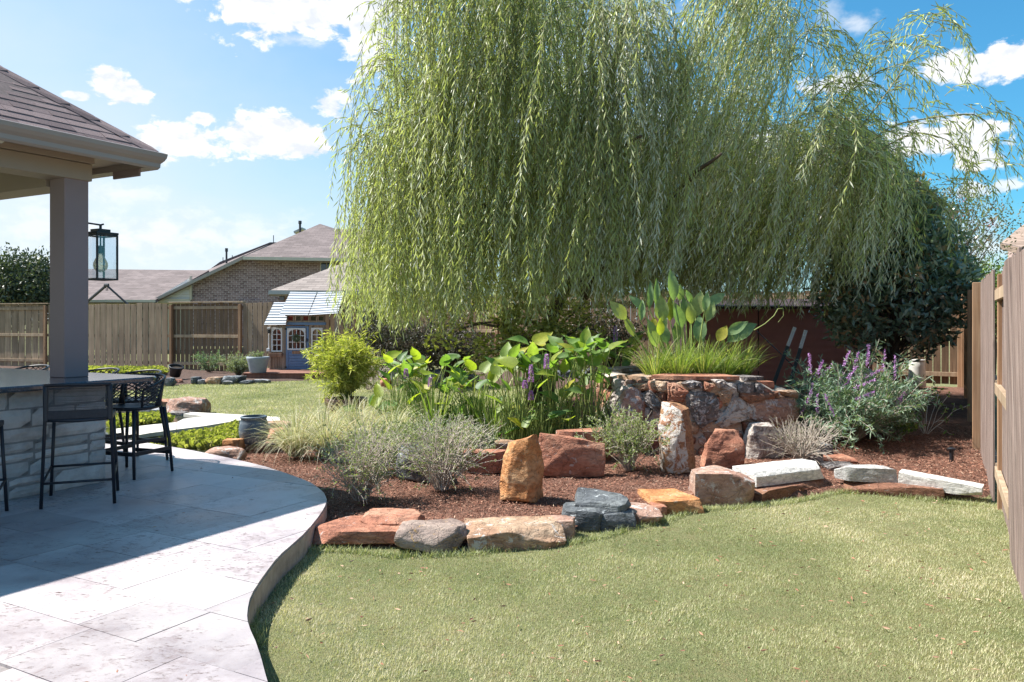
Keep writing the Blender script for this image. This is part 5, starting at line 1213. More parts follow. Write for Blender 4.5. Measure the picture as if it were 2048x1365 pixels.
for i in range(640):
    a = rw.uniform(0, 2*math.pi); u = math.sqrt(rw.uniform(.02, 1)); 
    rx, ry = 3.75, 2.3; x = WC[0]+rx*u*math.cos(a); y = WC[1]+ry*u*math.sin(a)
    nn = vnoise(np.array([[math.cos(a)*2.2, math.sin(a)*2.2, u*2.0]]), 77)[0]
    if nn < -.20: continue
    x += math.cos(a)*.25*nn; y += math.sin(a)*.5*nn; ztop = 8.9-2.5*u**2.5+rw.normal(0, .3); wx = wind(x)
    # shells: upper strands end part way, lower ones reach the hem
    hem = (1.38 if x > .5 else 1.22)+(.14 if x > 1.8 else 0); hem += .22*vnoise(np.array([[x*1.7, y*.8, 0]]), 41)[0]+rw.uniform(-.05, .3)+.05
    if y < 11.6: hem = max(hem, 1.55 if x > 1.4 else 1.4)
    lvl = rw.random()
    if lvl < .36: z0, z1 = ztop, ztop-rw.uniform(2.2, 4.2)
    elif lvl < .62: z0, z1 = min(ztop, rw.uniform(4.2, 6.8)), rw.uniform(2.0, 3.6)
    else: z0, z1 = min(ztop, rw.uniform(3.0, 5.0)), hem
    tn = (.30+.30*rw.random()) if x < 1.0 or rw.random() < .35 else (.22 if rw.random() < .3 else .78)+.1*rw.random()
    if lvl > .75 and rw.random() < .45: tn = .58+rw.normal(0, .04)
    add_strands(x-wx*1.0, y, z0, max(z1, hem), int(rw.integers(5, 11)), rw.uniform(.10, .24), wx, tn, (math.cos(a)*.5*u, math.sin(a)*.5*u))
# outer curtain
for i in range(270):
    a = rw.uniform(math.pi*.92, math.pi*2.08); x = WC[0]+3.9*math.cos(a); y = WC[1]+2.45*math.sin(a)
    z0 = rw.uniform(3.6, 7.0); wx = wind(x); hem = (1.36 if x > .5 else 1.20)+(.13 if x > 1.5 else .0)+(.12 if abs(x-1.2) < 1.2 else 0)+.25*vnoise(np.array([[x*1.7, 3.0, 0]]), 41)[0]+rw.uniform(.0, .5)
    add_strands(x-wx*1.1, y, z0, hem if z0 < 5.2 else z0-rw.uniform(2, 3.6), int(rw.integers(5, 11)), .16, wx, (.35+.25*rw.random()) if x < 1.3 or rw.random() < .4 else .80, (math.cos(a)*.3, math.sin(a)*.3))
# low inner curtain over the shed side
for i in range(150):
    x = rw.uniform(.6, 4.9); y = rw.uniform(12.6, 15.2)
    if CX+x/y*FPX > 1650: continue
    add_strands(x+.5, y, rw.uniform(3.2, 5.0), 1.45+.2*vnoise(np.array([[x*1.7, 3.0, 0]]), 41)[0]+rw.uniform(0, .3), int(rw.integers(5, 10)), .2, -.35, (.78 if rw.random() < .5 else .3)+.1*rw.random(), (0, 0))
# right lower lobe, thinner
for i in range(80):
    px = rw.uniform(1590, 1760); d = rw.uniform(10.6, 13.6); x = (px-CX)/FPX*d; top = np.interp(px, [1600, 1700, 1800, 1900], [120, 175, 240, 330])+rw.uniform(0, 200); zt = EYE-(top-HY)/FPX*d
    bot = np.interp(px, [1600, 1700, 1780, 1900], [600, 600, 590, 560])-rw.uniform(0, 120); zb = EYE-(bot-HY)/FPX*d
    add_strands(x+.25, d, zt, max(zb, zt-2.6), int(rw.integers(4, 9)), .17, -.55, .35+.4*rw.random(), (.3, 0))
# separate arching branches against the blue sky on the right (traced in the photo, built at their own depth)
arch = [([(1640, 330), (1720, 260), (1800, 150), (1850, 60), (1890, 12)], 11.2), ([(1690, 330), (1780, 250), (1870, 235), (1950, 226), (1985, 255), (1998, 310)], 11.0), ([(1660, 380), (1760, 300), (1830, 262), (1900, 280), (1935, 330)], 11.3),
        ([(1620, 300), (1690, 190), (1760, 140), (1830, 120), (1870, 90)], 12.0), ([(1580, 260), (1650, 170), (1700, 150), (1745, 200)], 12.0), ([(1640, 300), (1730, 130), (1790, 90), (1760, 60)], 12.4), ([(1700, 420), (1790, 380), (1860, 380), (1905, 420)], 11.6),
        ([(1560, 140), (1600, 70), (1640, 50), (1655, 90)], 12.0), ([(830, 200), (790, 130), (758, 110), (732, 160)], 12.4), ([(860, 60), (820, 10), (785, 0), (765, 40)], 12.6), ([(800, 250), (745, 215), (722, 250), (715, 300)], 12.5)]
for pts, d in arch:
    c = np.array([tuple(P(x, y, d)) for x, y in pts]); t = np.linspace(0, len(c)-1, 26); cc = np.stack([np.interp(t, range(len(c)), c[:, j]) for j in range(3)], 1)
    for _ in range(3): cc[1:-1] = (cc[:-2]+cc[1:-1]*2+cc[2:])/4
    polys.append(cc); rads.append((.016, .004))
    strands.append(cc); st_t.append(.35)
    for j in range(5, 26, 2):
        L = rw.uniform(.5, 1.5)*(1 if d < 12.3 else .8); p = cc[j]
        for _ in range(int(rw.integers(1, 4))): add_strands(p[0], p[1], p[2], p[2]-L, 1, .05, -.2, .3+.25*rw.random(), filt=False, out=(.25 if d < 12.3 and pts[0][0] > 1500 else .05, 0))
for pl_, t in zip(strands, st_t): polys.append(np.concatenate([pl_[:-1:3], pl_[-1:]]) if len(pl_) > 7 else pl_); rads.append((.005, .0015))
v, f = ntubes(polys, rads, 3); part('twigs', v, f, simple('willow_twig', (.17, .15, .07), .7, .2, 20, 0), wl, False, None, 'stuff')
Pl = []; Dl = []; Tl = []; Ll = []
for pl_, t in zip(strands, st_t):
    seg = np.linalg.norm(np.diff(pl_, axis=0), axis=1); cum = np.concatenate([[0], np.cumsum(seg)]); n = int(cum[-1]/.044)
    if n < 3: continue
    s = np.linspace(.04, cum[-1], n); pts = np.stack([np.interp(s, cum, pl_[:, j]) for j in range(3)], 1); tg = unit(np.gradient(pts, axis=0))
    az = np.arange(n)*2.4+rw.uniform(0, 6); side = np.stack([np.cos(az), np.sin(az), 0*az], 1)
    dd = unit(tg*.9+side*rw.uniform(.25, .95, (n, 1))+[0, 0, -.35]); Pl.append(pts); Dl.append(dd); Tl.append(np.full(n, t)+rw.normal(0, .10, n)+.16*(s/cum[-1])**3); Ll.append(rw.uniform(.09, .18, n))
Pl = np.concatenate(Pl); Dl = np.concatenate(Dl); Tl = np.clip(np.concatenate(Tl), 0, 1); Ll = np.concatenate(Ll)
print('willow leaves', len(Pl), 'strands', len(strands))
v, f, t = leafcards(Pl, Dl, Ll, 0.0195, Tl, fold=.18, side=rw.normal(size=(len(Pl), 3))*[1, 1, .4])
part('foliage', v, f, M_['willow'], wl, False, t, 'stuff')

# ------------------------------------------------ generic shrub
def shrub(label, base, rad, h, nstem, nleaf, L, Wd, mat, twig=None, name='shrub', cat='shrub', seed=0, grav=-.2, wob=.12, spread=.8, leafzone=.35, tr=(.006, .0015), droop=0, group=None, lean=(0, 0), sub=2, up=.4, twig_n=3):
    r = np.random.default_rng(seed); base = Vector(base); t = thing(name, base, label, cat, group); polys = []; rd = []
    for i in range(nstem):
        a = r.uniform(0, 2*math.pi); s = spread*math.sqrt(r.random()); d0 = [math.cos(a)*s+lean[0], math.sin(a)*s+lean[1], 1]; hh = h*r.uniform(.75, 1.08)*math.sqrt(1+s*s*.3)
        b0 = np.array(base)+[math.cos(a)*rad*.15*r.random(), math.sin(a)*rad*.15*r.random(), 0]
        c = curve_pts(b0, d0, hh, 8, grav, wob, r); c[:, :2] = np.array(base)[:2]+(c[:, :2]-np.array(base)[:2])*1.0; polys.append(c); rd.append(tr)
        for _ in range(sub):
            j = int(r.integers(2, 7)); dd = unit(c[j+1]-c[j])+r.normal(size=3)*.55; s2 = curve_pts(c[j], dd, hh*r.uniform(.25, .5), 5, grav, wob*1.3, r); polys.append(s2); rd.append((tr[0]*.5, tr[1]))
    v, f = ntubes(polys, rd, twig_n); part('stems', v, f, twig or M_['twigdk'], t, False, None, 'stuff')
    if nleaf:
        Pp = []; Dd = []
        per = nleaf//len(polys)+1
        for c in polys:
            k = len(c); s = (leafzone+(1-leafzone)*r.random(per)**.8)*(k-1); pts = np.stack([np.interp(s, range(k), c[:, j]) for j in range(3)], 1); j = np.minimum(s.astype(int), k-2); tg = unit(c[j+1]-c[j]); Pp.append(pts); Dd.append(unit(tg*up+r.normal(size=(per, 3))*.6+[0, 0, .1]))
        Pp = np.concatenate(Pp); Dd = np.concatenate(Dd); n = len(Pp); v, f, tt = leafcards(Pp, Dd, L*r.uniform(.6, 1.25, n), Wd*r.uniform(.7, 1.2, n), r.random(n), droop=droop); part('foliage', v, f, mat, t, False, tt, 'stuff')
    return t
M_['twiggy'] = foliage('small_grey_green_leaf', [(0, (.16, .20, .09)), (.6, (.26, .31, .14)), (1, (.40, .43, .25))], .55, .3)
M_['silver'] = foliage('silver_green_leaf', [(0, (.16, .20, .12)), (.6, (.27, .31, .20)), (1, (.40, .42, .30))], .6, .25)
M_['sage'] = foliage('sage_leaf', [(0, (.10, .16, .11)), (.6, (.18, .27, .18)), (1, (.30, .38, .27))], .55, .25)
M_['dark'] = foliage('dark_purple_green_leaf', [(0, (.025, .028, .022)), (.6, (.055, .06, .04)), (1, (.11, .10, .075))], .4, .12)
M_['magn'] = foliage('magnolia_leaf', [(0, (.08, .115, .08)), (.5, (.18, .24, .18)), (.75, (.27, .34, .27)), (.86, (.34, .21, .12)), (1, (.44, .27, .16))], .25, .2, spec=.8)
M_['bamboo'] = foliage('yellow_green_bamboo', [(0, (.20, .24, .05)), (.5, (.40, .40, .11)), (1, (.58, .54, .22))], .5, .4)
M_['green'] = foliage('mid_green_leaf', [(0, (.06, .11, .03)), (.5, (.12, .19, .05)), (1, (.25, .32, .08))], .45, .3)
M_['variegated'] = foliage('variegated_grass', [(0, (.24, .28, .12)), (.4, (.48, .47, .28)), (.75, (.66, .61, .46)), (1, (.55, .42, .27))], .5, .3, (1.2, 1.25, .8))
M_['sedge'] = foliage('green_sedge', [(0, (.12, .19, .04)), (.6, (.26, .33, .09)), (1, (.45, .43, .2))], .45, .35)
M_['lav'] = foliage('purple_flower', [(0, (.36, .17, .42)), (1, (.62, .38, .64))], .7, .2, (1.2, 1, 1.2)); M_['pinkfl'] = foliage('pink_blossom', [(0, (.45, .12, .16)), (1, (.6, .3, .32))], .7, .2, (1.2, 1, 1))
shrub('left twiggy shrub in the mulch beside the patio curve', G(722, 1000, .05), .4, .62, 85, 2900, .026, .011, M_['twiggy'], M_['twig'], seed=1, spread=.6, group='twiggy shrubs', leafzone=.4, tr=(.005, .0014), sub=4)
shrub('right twiggy shrub in front of the blue slate boulder', G(884, 980, .05), .4, .66, 80, 3000, .026, .011, M_['twiggy'], M_['twig'], seed=2, spread=.62, group='twiggy shrubs', leafzone=.45, tr=(.006, .0014), sub=4)
shrub('small leafy grey green shrub against the whitish leaning slab', G(1258, 940, .05), .35, .62, 60, 6500, .026, .013, M_['twiggy'], M_['twig'], seed=3, spread=.55, group='twiggy shrubs', leafzone=.25, tr=(.005, .0014), sub=4)
shrub('leafy grey green shrub behind the left twiggy shrub', G(758, 945, .05), .4, .50, 55, 6000, .026, .012, M_['twiggy'], M_['twig'], seed=4, spread=.9, group='twiggy shrubs', leafzone=.2, sub=4)
shrub('low grey green shrub mass in front of the pickerel plants', G(905, 925, .06), .6, .50, 90, 8500, .026, .012, M_['silver'], M_['twig'], seed=6, spread=1.25, group='twiggy shrubs', leafzone=.2, sub=4)
shrub('grey green shrub between the grasses and the slate boulder', G(838, 905, .06), .6, .42, 60, 6500, .026, .012, M_['twiggy'], M_['twig'], seed=7, spread=1.0, group='twiggy shrubs', leafzone=.2, sub=4)
shrub('bleached leafless twig bush at the right end of the pond wall', G(1603, 925, .06), .3, .50, 90, 500, .02, .006, M_['silver'], simple('bleached_twig', (.42, .36, .30), .9, .2, 20, .1), seed=8, spread=.75, sub=3, tr=(.0055, .002), group='twiggy shrubs')
# Mexican sage
sg = shrub('purple flowering sage bush spreading right of the pond wall', G(1700, 880, .08), .8, 1.0, 150, 15000, .085, .016, M_['sage'], M_['twig'], name='sage_bush', seed=12, spread=1.15, grav=-.35, leafzone=.15, up=.3, sub=2, tr=(.006, .002))
r = np.random.default_rng(3); Pp = []; Dd = []; Tt = []; sb = G(1700, 880, .08)
spk = [(1620,728,-20),(1640,736,15),(1650,745,30),(1693,718,20),(1712,722,15),(1737,706,0),(1735,720,8),(1768,722,12),(1790,735,0),(1745,748,60),(1690,770,35),(1730,768,70),(1752,786,60),(1760,778,70),(1660,800,10),(1622,785,20),(1610,812,25),(1660,812,-20),(1812,775,15),(1806,790,30),(1798,800,40),(1705,745,40),(1635,808,0),(1680,760,25),(1795,815,30),(1730,792,65)]
for (x, y, an) in spk:
    d = r.uniform(8.9, 9.9); p = np.array(P(x, y, d)); dr = np.array([math.sin(R(an)), r.normal(0, .3), math.cos(R(an))]); L = r.uniform(.16, .28); n = 90
    s = r.random(n); Pp.append(p+dr*(s[:, None]-.5)*L+r.normal(0, .006, (n, 3))*(1.3-s[:, None])); Dd.append(r.normal(size=(n, 3))+dr*.8); Tt.append(r.random(n))
Pp = np.concatenate(Pp); v, f, tt = leafcards(Pp, np.concatenate(Dd), .024, .011, np.concatenate(Tt)); part('flowers', v, f, M_['lav'], sg, False, tt, 'stuff')
# rose sprig
shrub('thin young rose shoots with sparse leaves left of the right fence', G(1850, 868, .1), .3, .62, 7, 120, .05, .034, M_['green'], M_['twig'], name='rose_shoots', seed=14, spread=.75, leafzone=.5, grav=.1, sub=2, tr=(.006, .003))
shrub('low leafy weed at the right foot of the sage bush', G(1800, 872, .1), .3, .30, 16, 500, .05, .028, M_['green'], M_['twig'], name='weed', seed=15, spread=1.2, leafzone=.3)
# dark hedge shrubs behind
for i, (px, yb, d, h, sp_, ns, nl, lb) in enumerate(((765, 752, 19.5, 1.55, .30, 60, 9000, 'dark purple green shrub right of the playhouse'), (835, 755, 18.8, 1.45, .45, 70, 9000, 'dark shrub in the middle of the far bed hedge'), (905, 755, 18.4, 1.5, .42, 70, 9000, 'dark shrub left of the bright rails of the willow fence'), (1215, 750, 17.0, 1.7, .3, 50, 8000, 'dark shrub behind the tallest purple flower spike'))):
    b0 = Vector(((px-CX)/FPX*d, d, .1)); shrub(lb, b0, .5, h, ns, nl, .055, .032, M_['dark'], seed=20+i, spread=sp_*1.3, group='dark hedge shrubs', leafzone=.05, sub=4, tr=(.012, .003), name='hedge_shrub')
shrub('round silver grey shrub beside the pale grey pot', Vector(((478-CX)/FPX*21.6, 21.6, .05)), .4, .62, 70, 5500, .05, .014, M_['silver'], seed=30, spread=.7, leafzone=.1, sub=3, name='silver_shrub')
shrub('low sparse green shrub against the capped fence panel', Vector(((420-CX)/FPX*23.2, 23.2, .05)), .5, .62, 40, 2200, .05, .018, M_['sage'], seed=31, spread=.9, leafzone=.1, name='sparse_shrub')
shrub('small flowering plant growing in the pale grey pot', pb_+Vector((0, 0, .36)), .2, .22, 22, 700, .035, .018, M_['silver'], seed=32, spread=.9, leafzone=.2, name='potted_flower')
shrub('bare pale twigs between the bamboo and the dark hedge', Vector(((738-CX)/FPX*17.5, 17.5, .03)), .4, 1.0, 34, 300, .05, .01, M_['silver'], M_['twig'], seed=33, spread=.8, name='bare_twigs', sub=3)
# small weeds in back of lawn row
shrub('pale dry tuft between the grey boulders and the hedge', Vector(((815-CX)/FPX*17.2, 17.2, .03)), .3, .42, 30, 700, .12, .01, M_['variegated'], seed=34, spread=.8, name='dry_tuft')
# bamboo in bowl
shrub('feathery yellow green dwarf bamboo in the brown bowl', bw+Vector((0, 0, .27)), .5, .98, 90, 13000, .11, .014, M_['bamboo'], M_['greystem'], name='bamboo', seed=35, spread=.25, grav=-.3, leafzone=.12, up=.5, sub=4, tr=(.004, .0015), droop=.15)
# low broad-leaf tree under the willow
bt_base = Vector(((1085-CX)/FPX*11.9, 11.9, .1)); bt = thing('small_tree', bt_base, 'small broadleaf tree with bright leaves arching under the willow', 'tree'); r = np.random.default_rng(8); polys = []; rd = []
for (pts, r0) in (([(1102, 745), (1085, 715), (1050, 678), (1005, 655), (960, 648), (915, 660)], .045), ([(1104, 745), (1100, 700), (1085, 660), (1060, 640)], .05), ([(1100, 730), (1120, 680), (1160, 655), (1190, 660)], .035), ([(1085, 700), (1040, 690), (1000, 700)], .02)):
    c = np.array([tuple(P(x, y, 11.9)) for x, y in pts]); c[0, 2] = .05 if pts[0][1] > 740 else c[0, 2]; part('branch', *tube([tuple(p) for p in c], list(np.linspace(r0, .01, len(c))), 8), M_['bark'], bt, True)
    for _ in range(16):
        j = r.integers(1, len(c)); polys.append(curve_pts(c[j], [r.normal(0, .8), r.normal(0, .5), r.normal(.25, .4)], r.uniform(.4, .85), 6, -.3, .12, r)); rd.append((.006, .002))
v, f = ntubes(polys, rd); part('twigs', v, f, M_['bark'], bt, False, None, 'stuff')
pts = np.concatenate([c[2:] for c in polys]); pts = np.repeat(pts, 9, 0)+r.normal(0, .07, (len(pts)*9, 3)); n = len(pts); v, f, tt = leafcards(pts, r.normal(size=(n, 3))*[1, 1, .5]+[0, 0, -.2], r.uniform(.06, .11, n), r.uniform(.035, .06, n), r.random(n)); part('foliage', v, f, M_['lettuce'], bt, False, tt, 'stuff')

# ------------------------------------------------ ornamental grasses
def tuft(label, base, n, L, W_, bend, mat, seed, name='ornamental_grass', cat='grass', spread=.9, rad=.08, group=None, segs=6):
    r = np.random.default_rng(seed); base = Vector(base); t = thing(name, base, label, cat, group); a = r.uniform(0, 2*math.pi, n); s = spread*np.sqrt(r.random(n)); Pt = np.array(base)+np.stack([np.cos(a)*rad*r.random(n), np.sin(a)*rad*r.random(n), 0*a], 1)
    D = np.stack([np.cos(a)*s, np.sin(a)*s, np.ones(n)], 1)+r.normal(0, .1, (n, 3)); v, f, tt = strips(Pt, D, L*r.uniform(.55, 1.1, n), W_*r.uniform(.6, 1.2, n), bend*r.uniform(.6, 1.3, n), r.random(n), segs); part('blades', v, f, mat, t, False, tt, 'stuff'); return t
gr = [(592, 912, 'leftmost clump of pale variegated grass beside the blue pot'), (655, 915, 'second variegated grass clump from the left'), (640, 885, 'variegated grass clump behind the left pair'), (722, 905, 'third variegated grass clump in front of the bowl planter'), (700, 872, 'variegated grass clump at the foot of the bowl planter'), (782, 893, 'variegated grass clump just right of the bowl planter'), (828, 880, 'rightmost arching variegated grass clump left of the pickerel plants')]
for i, (x, y, lb) in enumerate(gr): tuft(lb, G(x, y, .06), 440, .70, .0105, .55, M_['variegated'], 40+i, group='variegated grass clumps', spread=.75)
for i, (x, dy, lb) in enumerate(((1310, -.55, 'sedge clump at the left of the raised pond rim'), (1355, -.65, 'sedge clump left of the middle of the raised pond rim'), (1405, -.6, 'sedge clump at the middle of the raised pond rim'), (1445, -.45, 'sedge clump right of the middle of the raised pond rim'), (1480, -.2, 'arching sedge clump at the right of the raised pond rim'))):
    d = DC.y+dy; tuft(lb, ((x-CX)/FPX*d, d, DH-.1), 260, .62, .011, .34, M_['sedge'], 60+i, name='sedge', group='sedge on the pond rim', spread=.55)
# strap leaved iris among the pickerel
for i, (x, y, lb) in enumerate(((945, 880, 'strap leaved iris standing tallest among the pickerel leaves'), (985, 885, 'second iris clump with folded leaves right of the tall iris'), (870, 885, 'young iris blades between the left pickerel plants'))):
    b0 = G(x, y, .1); tuft(lb, b0, 26, .95, .03, .22, M_['sedge'], 70+i, name='iris', cat='plant', spread=.28, group='iris clumps', segs=8)

# ------------------------------------------------ broad leaves one by one
def leaf_mesh(kind, Lr, mat, seed):
    r = random.Random(seed); V = []; F = []; n = 7
    for i in range(n+1):
        u = i/n
        if kind == 'heart': w = .30*math.sin(math.pi*min(1, (u+.12)/1.12)**.62)*(1 if u < .99 else .05)
        else: w = .21*math.sin(math.pi*min(1, u*.97+.03)**.85)
        w = max(w, .004); z = -.22*u*u*r.uniform(.7, 1.1); c = .28*w
        for s, zz in ((-1, c), (-.5, c*.25), (0, 0), (.5, c*.25), (1, c)): V.append((s*w, u, z+zz+.012*math.sin(u*9+s*3+seed)))
    for i in range(n):
        for j in range(4): F.append((i*5+j, i*5+j+1, (i+1)*5+j+1, (i+1)*5+j))
    return mesh('leaf', [(x*Lr, y*Lr, z*Lr) for x, y, z in V], F, mat, True)
def bigleafmat(name, c1, c2, trans=.35):
    m, nt, b = newmat(name); N = nt.nodes; L = nt.links; tc = N.new('ShaderNodeTexCoord'); s = N.new('ShaderNodeSeparateXYZ'); L.new(tc.outputs['Object'], s.inputs[0])
    w = N.new('ShaderNodeTexWave'); w.inputs['Scale'].default_value = 22; w.inputs['Distortion'].default_value = 1.5; w.bands_direction = 'X'; L.new(tc.outputs['Object'], w.inputs[0])
    c = ramp(nt, objrand(nt), [(0, c1), (.75, c2), (1, (c2[0]*1.5, c2[1]*1.15, c2[2]*.9))]); c = mix(nt, .2, c, mix(nt, 1.0, c, w.outputs[0], 'MULTIPLY'))
    c = mix(nt, 1.0, c, ramp(nt, noise_node(nt, 18, 4, .6), [(.3, .8), (.7, 1.15)]), 'MULTIPLY')
    rib = ramp(nt, math_(nt, 'ABSOLUTE', s.outputs[0]), [(.0015, 1.0), (.004, 0.0)]); c = mix(nt, math_(nt, 'MULTIPLY', rib, .5), c, (.30, .36, .14)); L.new(c, b.inputs['Base Color']); b.inputs['Roughness'].default_value = .5; b.inputs['Specular IOR Level'].default_value = .4
    tr = N.new('ShaderNodeBsdfTranslucent'); L.new(mix(nt, 1.0, c, (1.9, 2.1, .7), 'MULTIPLY'), tr.inputs[0]); ms = N.new('ShaderNodeMixShader'); ms.inputs[0].default_value = trans; L.new(b.outputs[0], ms.inputs[1]); L.new(tr.outputs[0], ms.inputs[2]); L.new(ms.outputs[0], N['Material Output'].inputs[0]); return m
M_['bigleaf'] = bigleafmat('broad_pond_leaf', (.09, .17, .05), (.18, .28, .08), .42); M_['thalia'] = bigleafmat('tall_blue_green_leaf', (.16, .26, .11), (.25, .36, .15), .38); M_['yelleaf'] = bigleafmat('yellow_green_leaf', (.22, .29, .04), (.32, .36, .06), .45)
HM = [leaf_mesh('heart', 1, M_['bigleaf'], k) for k in range(5)]+[leaf_mesh('heart', 1, M_['yelleaf'], 9)]; TM = [leaf_mesh('lance', 1, M_['thalia'], k) for k in range(4)]+[leaf_mesh('lance', 1, M_['yelleaf'], 8)]
def put_leaf(me, par, base, direction, up, L, wr=1.0):
    y = Vector(direction).normalized(); z = Vector(up); x = y.cross(z)
    if x.length < 1e-4: x = Vector((1, 0, 0))
    x.normalize(); z = x.cross(y); M = Matrix((x, y, z)).transposed(); o = link('leaf', me, par, Vector(base)-WL[par][0]); o.rotation_euler = M.to_euler(); o.scale = (L*wr, L, L); return o
r = random.Random(21)
pk = [(795, 868, 702, 55, 34, 'leftmost pickerel plant with a leaf reaching towards the bowl'), (858, 872, 700, 60, 38, 'second pickerel plant with two purple spikes'), (940, 880, 740, 60, 36, 'low middle pickerel plant below the tall iris'), (1040, 890, 700, 60, 50, 'pickerel plant right of the iris with dense upright stems'), (1110, 888, 672, 60, 52, 'tall pickerel plant behind the broad red slab'), (1180, 850, 672, 50, 36, 'pickerel plant left of the pond wall'), (1238, 830, 664, 38, 22, 'pickerel plant against the pond wall with the tallest purple spike')]
spikes = {0: [(812, 748, 15)], 1: [(861, 765, 14), (921, 779, 13)], 2: [], 3: [(1062, 748, 26), (1050, 770, 12), (1062, 792, 14)], 4: [(1093, 724, 22)], 5: [], 6: [(1231, 672, 30)]}
for i, (px, yb, yt, sw, nl, lb) in enumerate(pk):
    b0 = G(px, yb, .1) if i < 5 else (Vector(((px-CX)/FPX*9.5, 9.5, .12)) if i == 5 else Vector(((px-CX)/FPX*11.5, 11.5, .15))); t = thing('pickerel_plant', b0, lb, 'plant', 'pickerel plants'); stems = []; srad = []
    for k in range(nl):
        x = px+r.gauss(0, sw*.62); y = yt+(abs(r.gauss(0, .62)) if k > nl*.25 else r.random()*.25)*(yb-yt)*.85; d = b0.y+r.uniform(-.35, .35); p = P(x, y+14, d)
        a = r.uniform(-math.pi, math.pi); el = r.uniform(.1, 1.5); dr = Vector((math.cos(a), math.sin(a)*.8, el)); up = Vector((r.uniform(-.4, .4), r.uniform(-.7, .1), 1)); L = r.uniform(.18, .31)
        put_leaf(HM[5] if r.random() < .22 else r.choice(HM[:5]), t, p, dr, up, L, r.uniform(.8, 1.1))
        q0 = np.array(b0)+[r.uniform(-.12, .12), r.uniform(-.12, .12), -.05]; mid = (q0+np.array(p))/2+[r.uniform(-.03, .03), 0, .06]; stems.append(np.array([q0, (q0+mid)/2, mid, (mid+np.array(p))/2+[0, 0, .02], np.array(p)])); srad.append((.008, .004))
    for k in range(nl*2):
        a = r.uniform(0, 6.28); q0 = np.array(b0)+[r.uniform(-.3, .3), r.uniform(-.2, .2), -.05]; L = r.uniform(.3, .62); stems.append(np.array([q0, q0+[math.cos(a)*.04, 0, L*.5], q0+[math.cos(a)*.1, 0, L]])); srad.append((.009, .003))
    for (sx_, sy_, hp) in spikes[i]:
        p = P(sx_, sy_, b0.y-.4); h = hp*b0.y/FPX*1.25; n = 240; rr_ = np.random.default_rng(i+sx_); u = rr_.random(n); a = rr_.uniform(0, 6.28, n); rad = (.020*(1-u**3*.75))[:, None]; Pt = np.array(p)+np.stack([np.cos(a), np.sin(a), 0*a], 1)*rad+np.stack([0*u, 0*u, (u-.5)*h], 1)
        v, f, tt = leafcards(Pt, np.stack([np.cos(a), np.sin(a), .5+0*a], 1), .018, .012, rr_.random(n)); part('flower_spike', v, f, M_['lav'], t, False, tt); q0 = np.array(b0); pe = np.array(p)-[0, 0, h*.5]; stems.append(np.array([q0, (q0+pe)/2, pe, pe+[0, 0, h]])); srad.append((.007, .004))
    v, f = ntubes(stems, srad, 4); part('stalks', v, f, M_['greystem'], t, False, None, 'stuff')
# tall thalia in the raised pond
TL = [(545,200,535,15,62),(585,200,592,108,42),(470,335,462,185,78),(600,375,560,225,66),(625,335,615,190,58),(690,300,722,150,80),(745,265,765,150,44),(772,232,865,150,62),(757,335,808,210,52),(714,470,712,305,76),(832,462,882,370,62),(895,465,1068,345,88),(890,420,1015,338,60),(430,500,400,340,76),(482,400,470,250,42),(285,432,232,310,46),(232,322,150,215,74),(345,262,270,165,52),(655,212,636,140,42),(412,372,420,312,40),(455,425,462,330,46),(385,250,400,90,40),(430,240,440,70,38),(330,330,345,200,40),(520,330,520,200,50),(660,350,650,230,55),(500,480,470,350,60),(560,470,575,330,60)]
b0 = Vector((2.2, 10.0, DH-.08)); t = thing('water_canna', b0, 'tall broad leaved water plant rising from the raised pond', 'plant'); stems = []; srad = []
for k, (x0, y0, x1, y1, w) in enumerate(TL):
    d = 9.75+.5*((k*37) % 10)/10; p = P(1180+x0/3.25, 540+y0/3.25, d); q = P(1180+x1/3.25, 540+y1/3.25, d+r.uniform(-.1, .06)); L = (q-p).length; wm = w/3.25*d/FPX
    put_leaf(TM[4] if k in (10, 19, 20, 24) else TM[k % 4], t, p, q-p, Vector((r.uniform(-.25, .25), -1, .55)), L*1.12, wm/(L*.42)*1.08)
    q0 = np.array([b0.x+(p.x-b0.x)*.45, b0.y+r.uniform(-.15, .15), b0.z]); stems.append(np.array([q0, q0*.6+np.array(p)*.4+[0, 0, .05], q0*.25+np.array(p)*.75+[0, 0, .03], np.array(p)])); srad.append((.014, .007))
qs = [P(x, y, 9.7) for x, y in ((1508, 661), (1530, 648), (1548, 632), (1556, 618), (1566, 617), (1567, 632), (1556, 645))]; stems.append(np.array([tuple(q) for q in qs])); srad.append((.006, .002))
v, f = ntubes(stems, srad, 5); part('stalks', v, f, M_['greystem'], t, False, None, 'stuff')

# water lettuce / low leafy cover in the small pond
def groundleaf(label, poly, z, n, L, Wd, mat, seed, name='pond_plants'):
    r = np.random.default_rng(seed); w = [G(x, y, z) for x, y in poly]; pl_ = [(p.x, p.y) for p in w]; xs = [p[0] for p in pl_]; ys = [p[1] for p in pl_]; X = r.uniform(min(xs), max(xs), n*3); Y = r.uniform(min(ys), max(ys), n*3); m = inpoly(X, Y, pl_); X, Y = X[m][:n], Y[m][:n]; k = len(X)
    Pt = np.stack([X, Y, z+r.uniform(-.01, .05, k)], 1); a = r.uniform(0, 6.28, k); v, f, tt = leafcards(Pt, np.stack([np.cos(a), np.sin(a), r.uniform(.1, 1.3, k)], 1), L*r.uniform(.6, 1.2, k), Wd*r.uniform(.8, 1.2, k), r.random(k), side=np.stack([-np.sin(a), np.cos(a), 0*a], 1)+r.normal(0, .2, (k, 3)), belly=.6)
    o = part(name, v, f, mat, None, False, tt); tag(o, label, 'water plants', None, 'stuff'); return o
groundleaf('yellow green leaves floating between patio and walkway', [(305,896),(352,878),(420,868),(474,852),(476,884),(440,892),(405,897),(340,893)], .07, 2600, .07, .055, M_['lettuce'], 1)
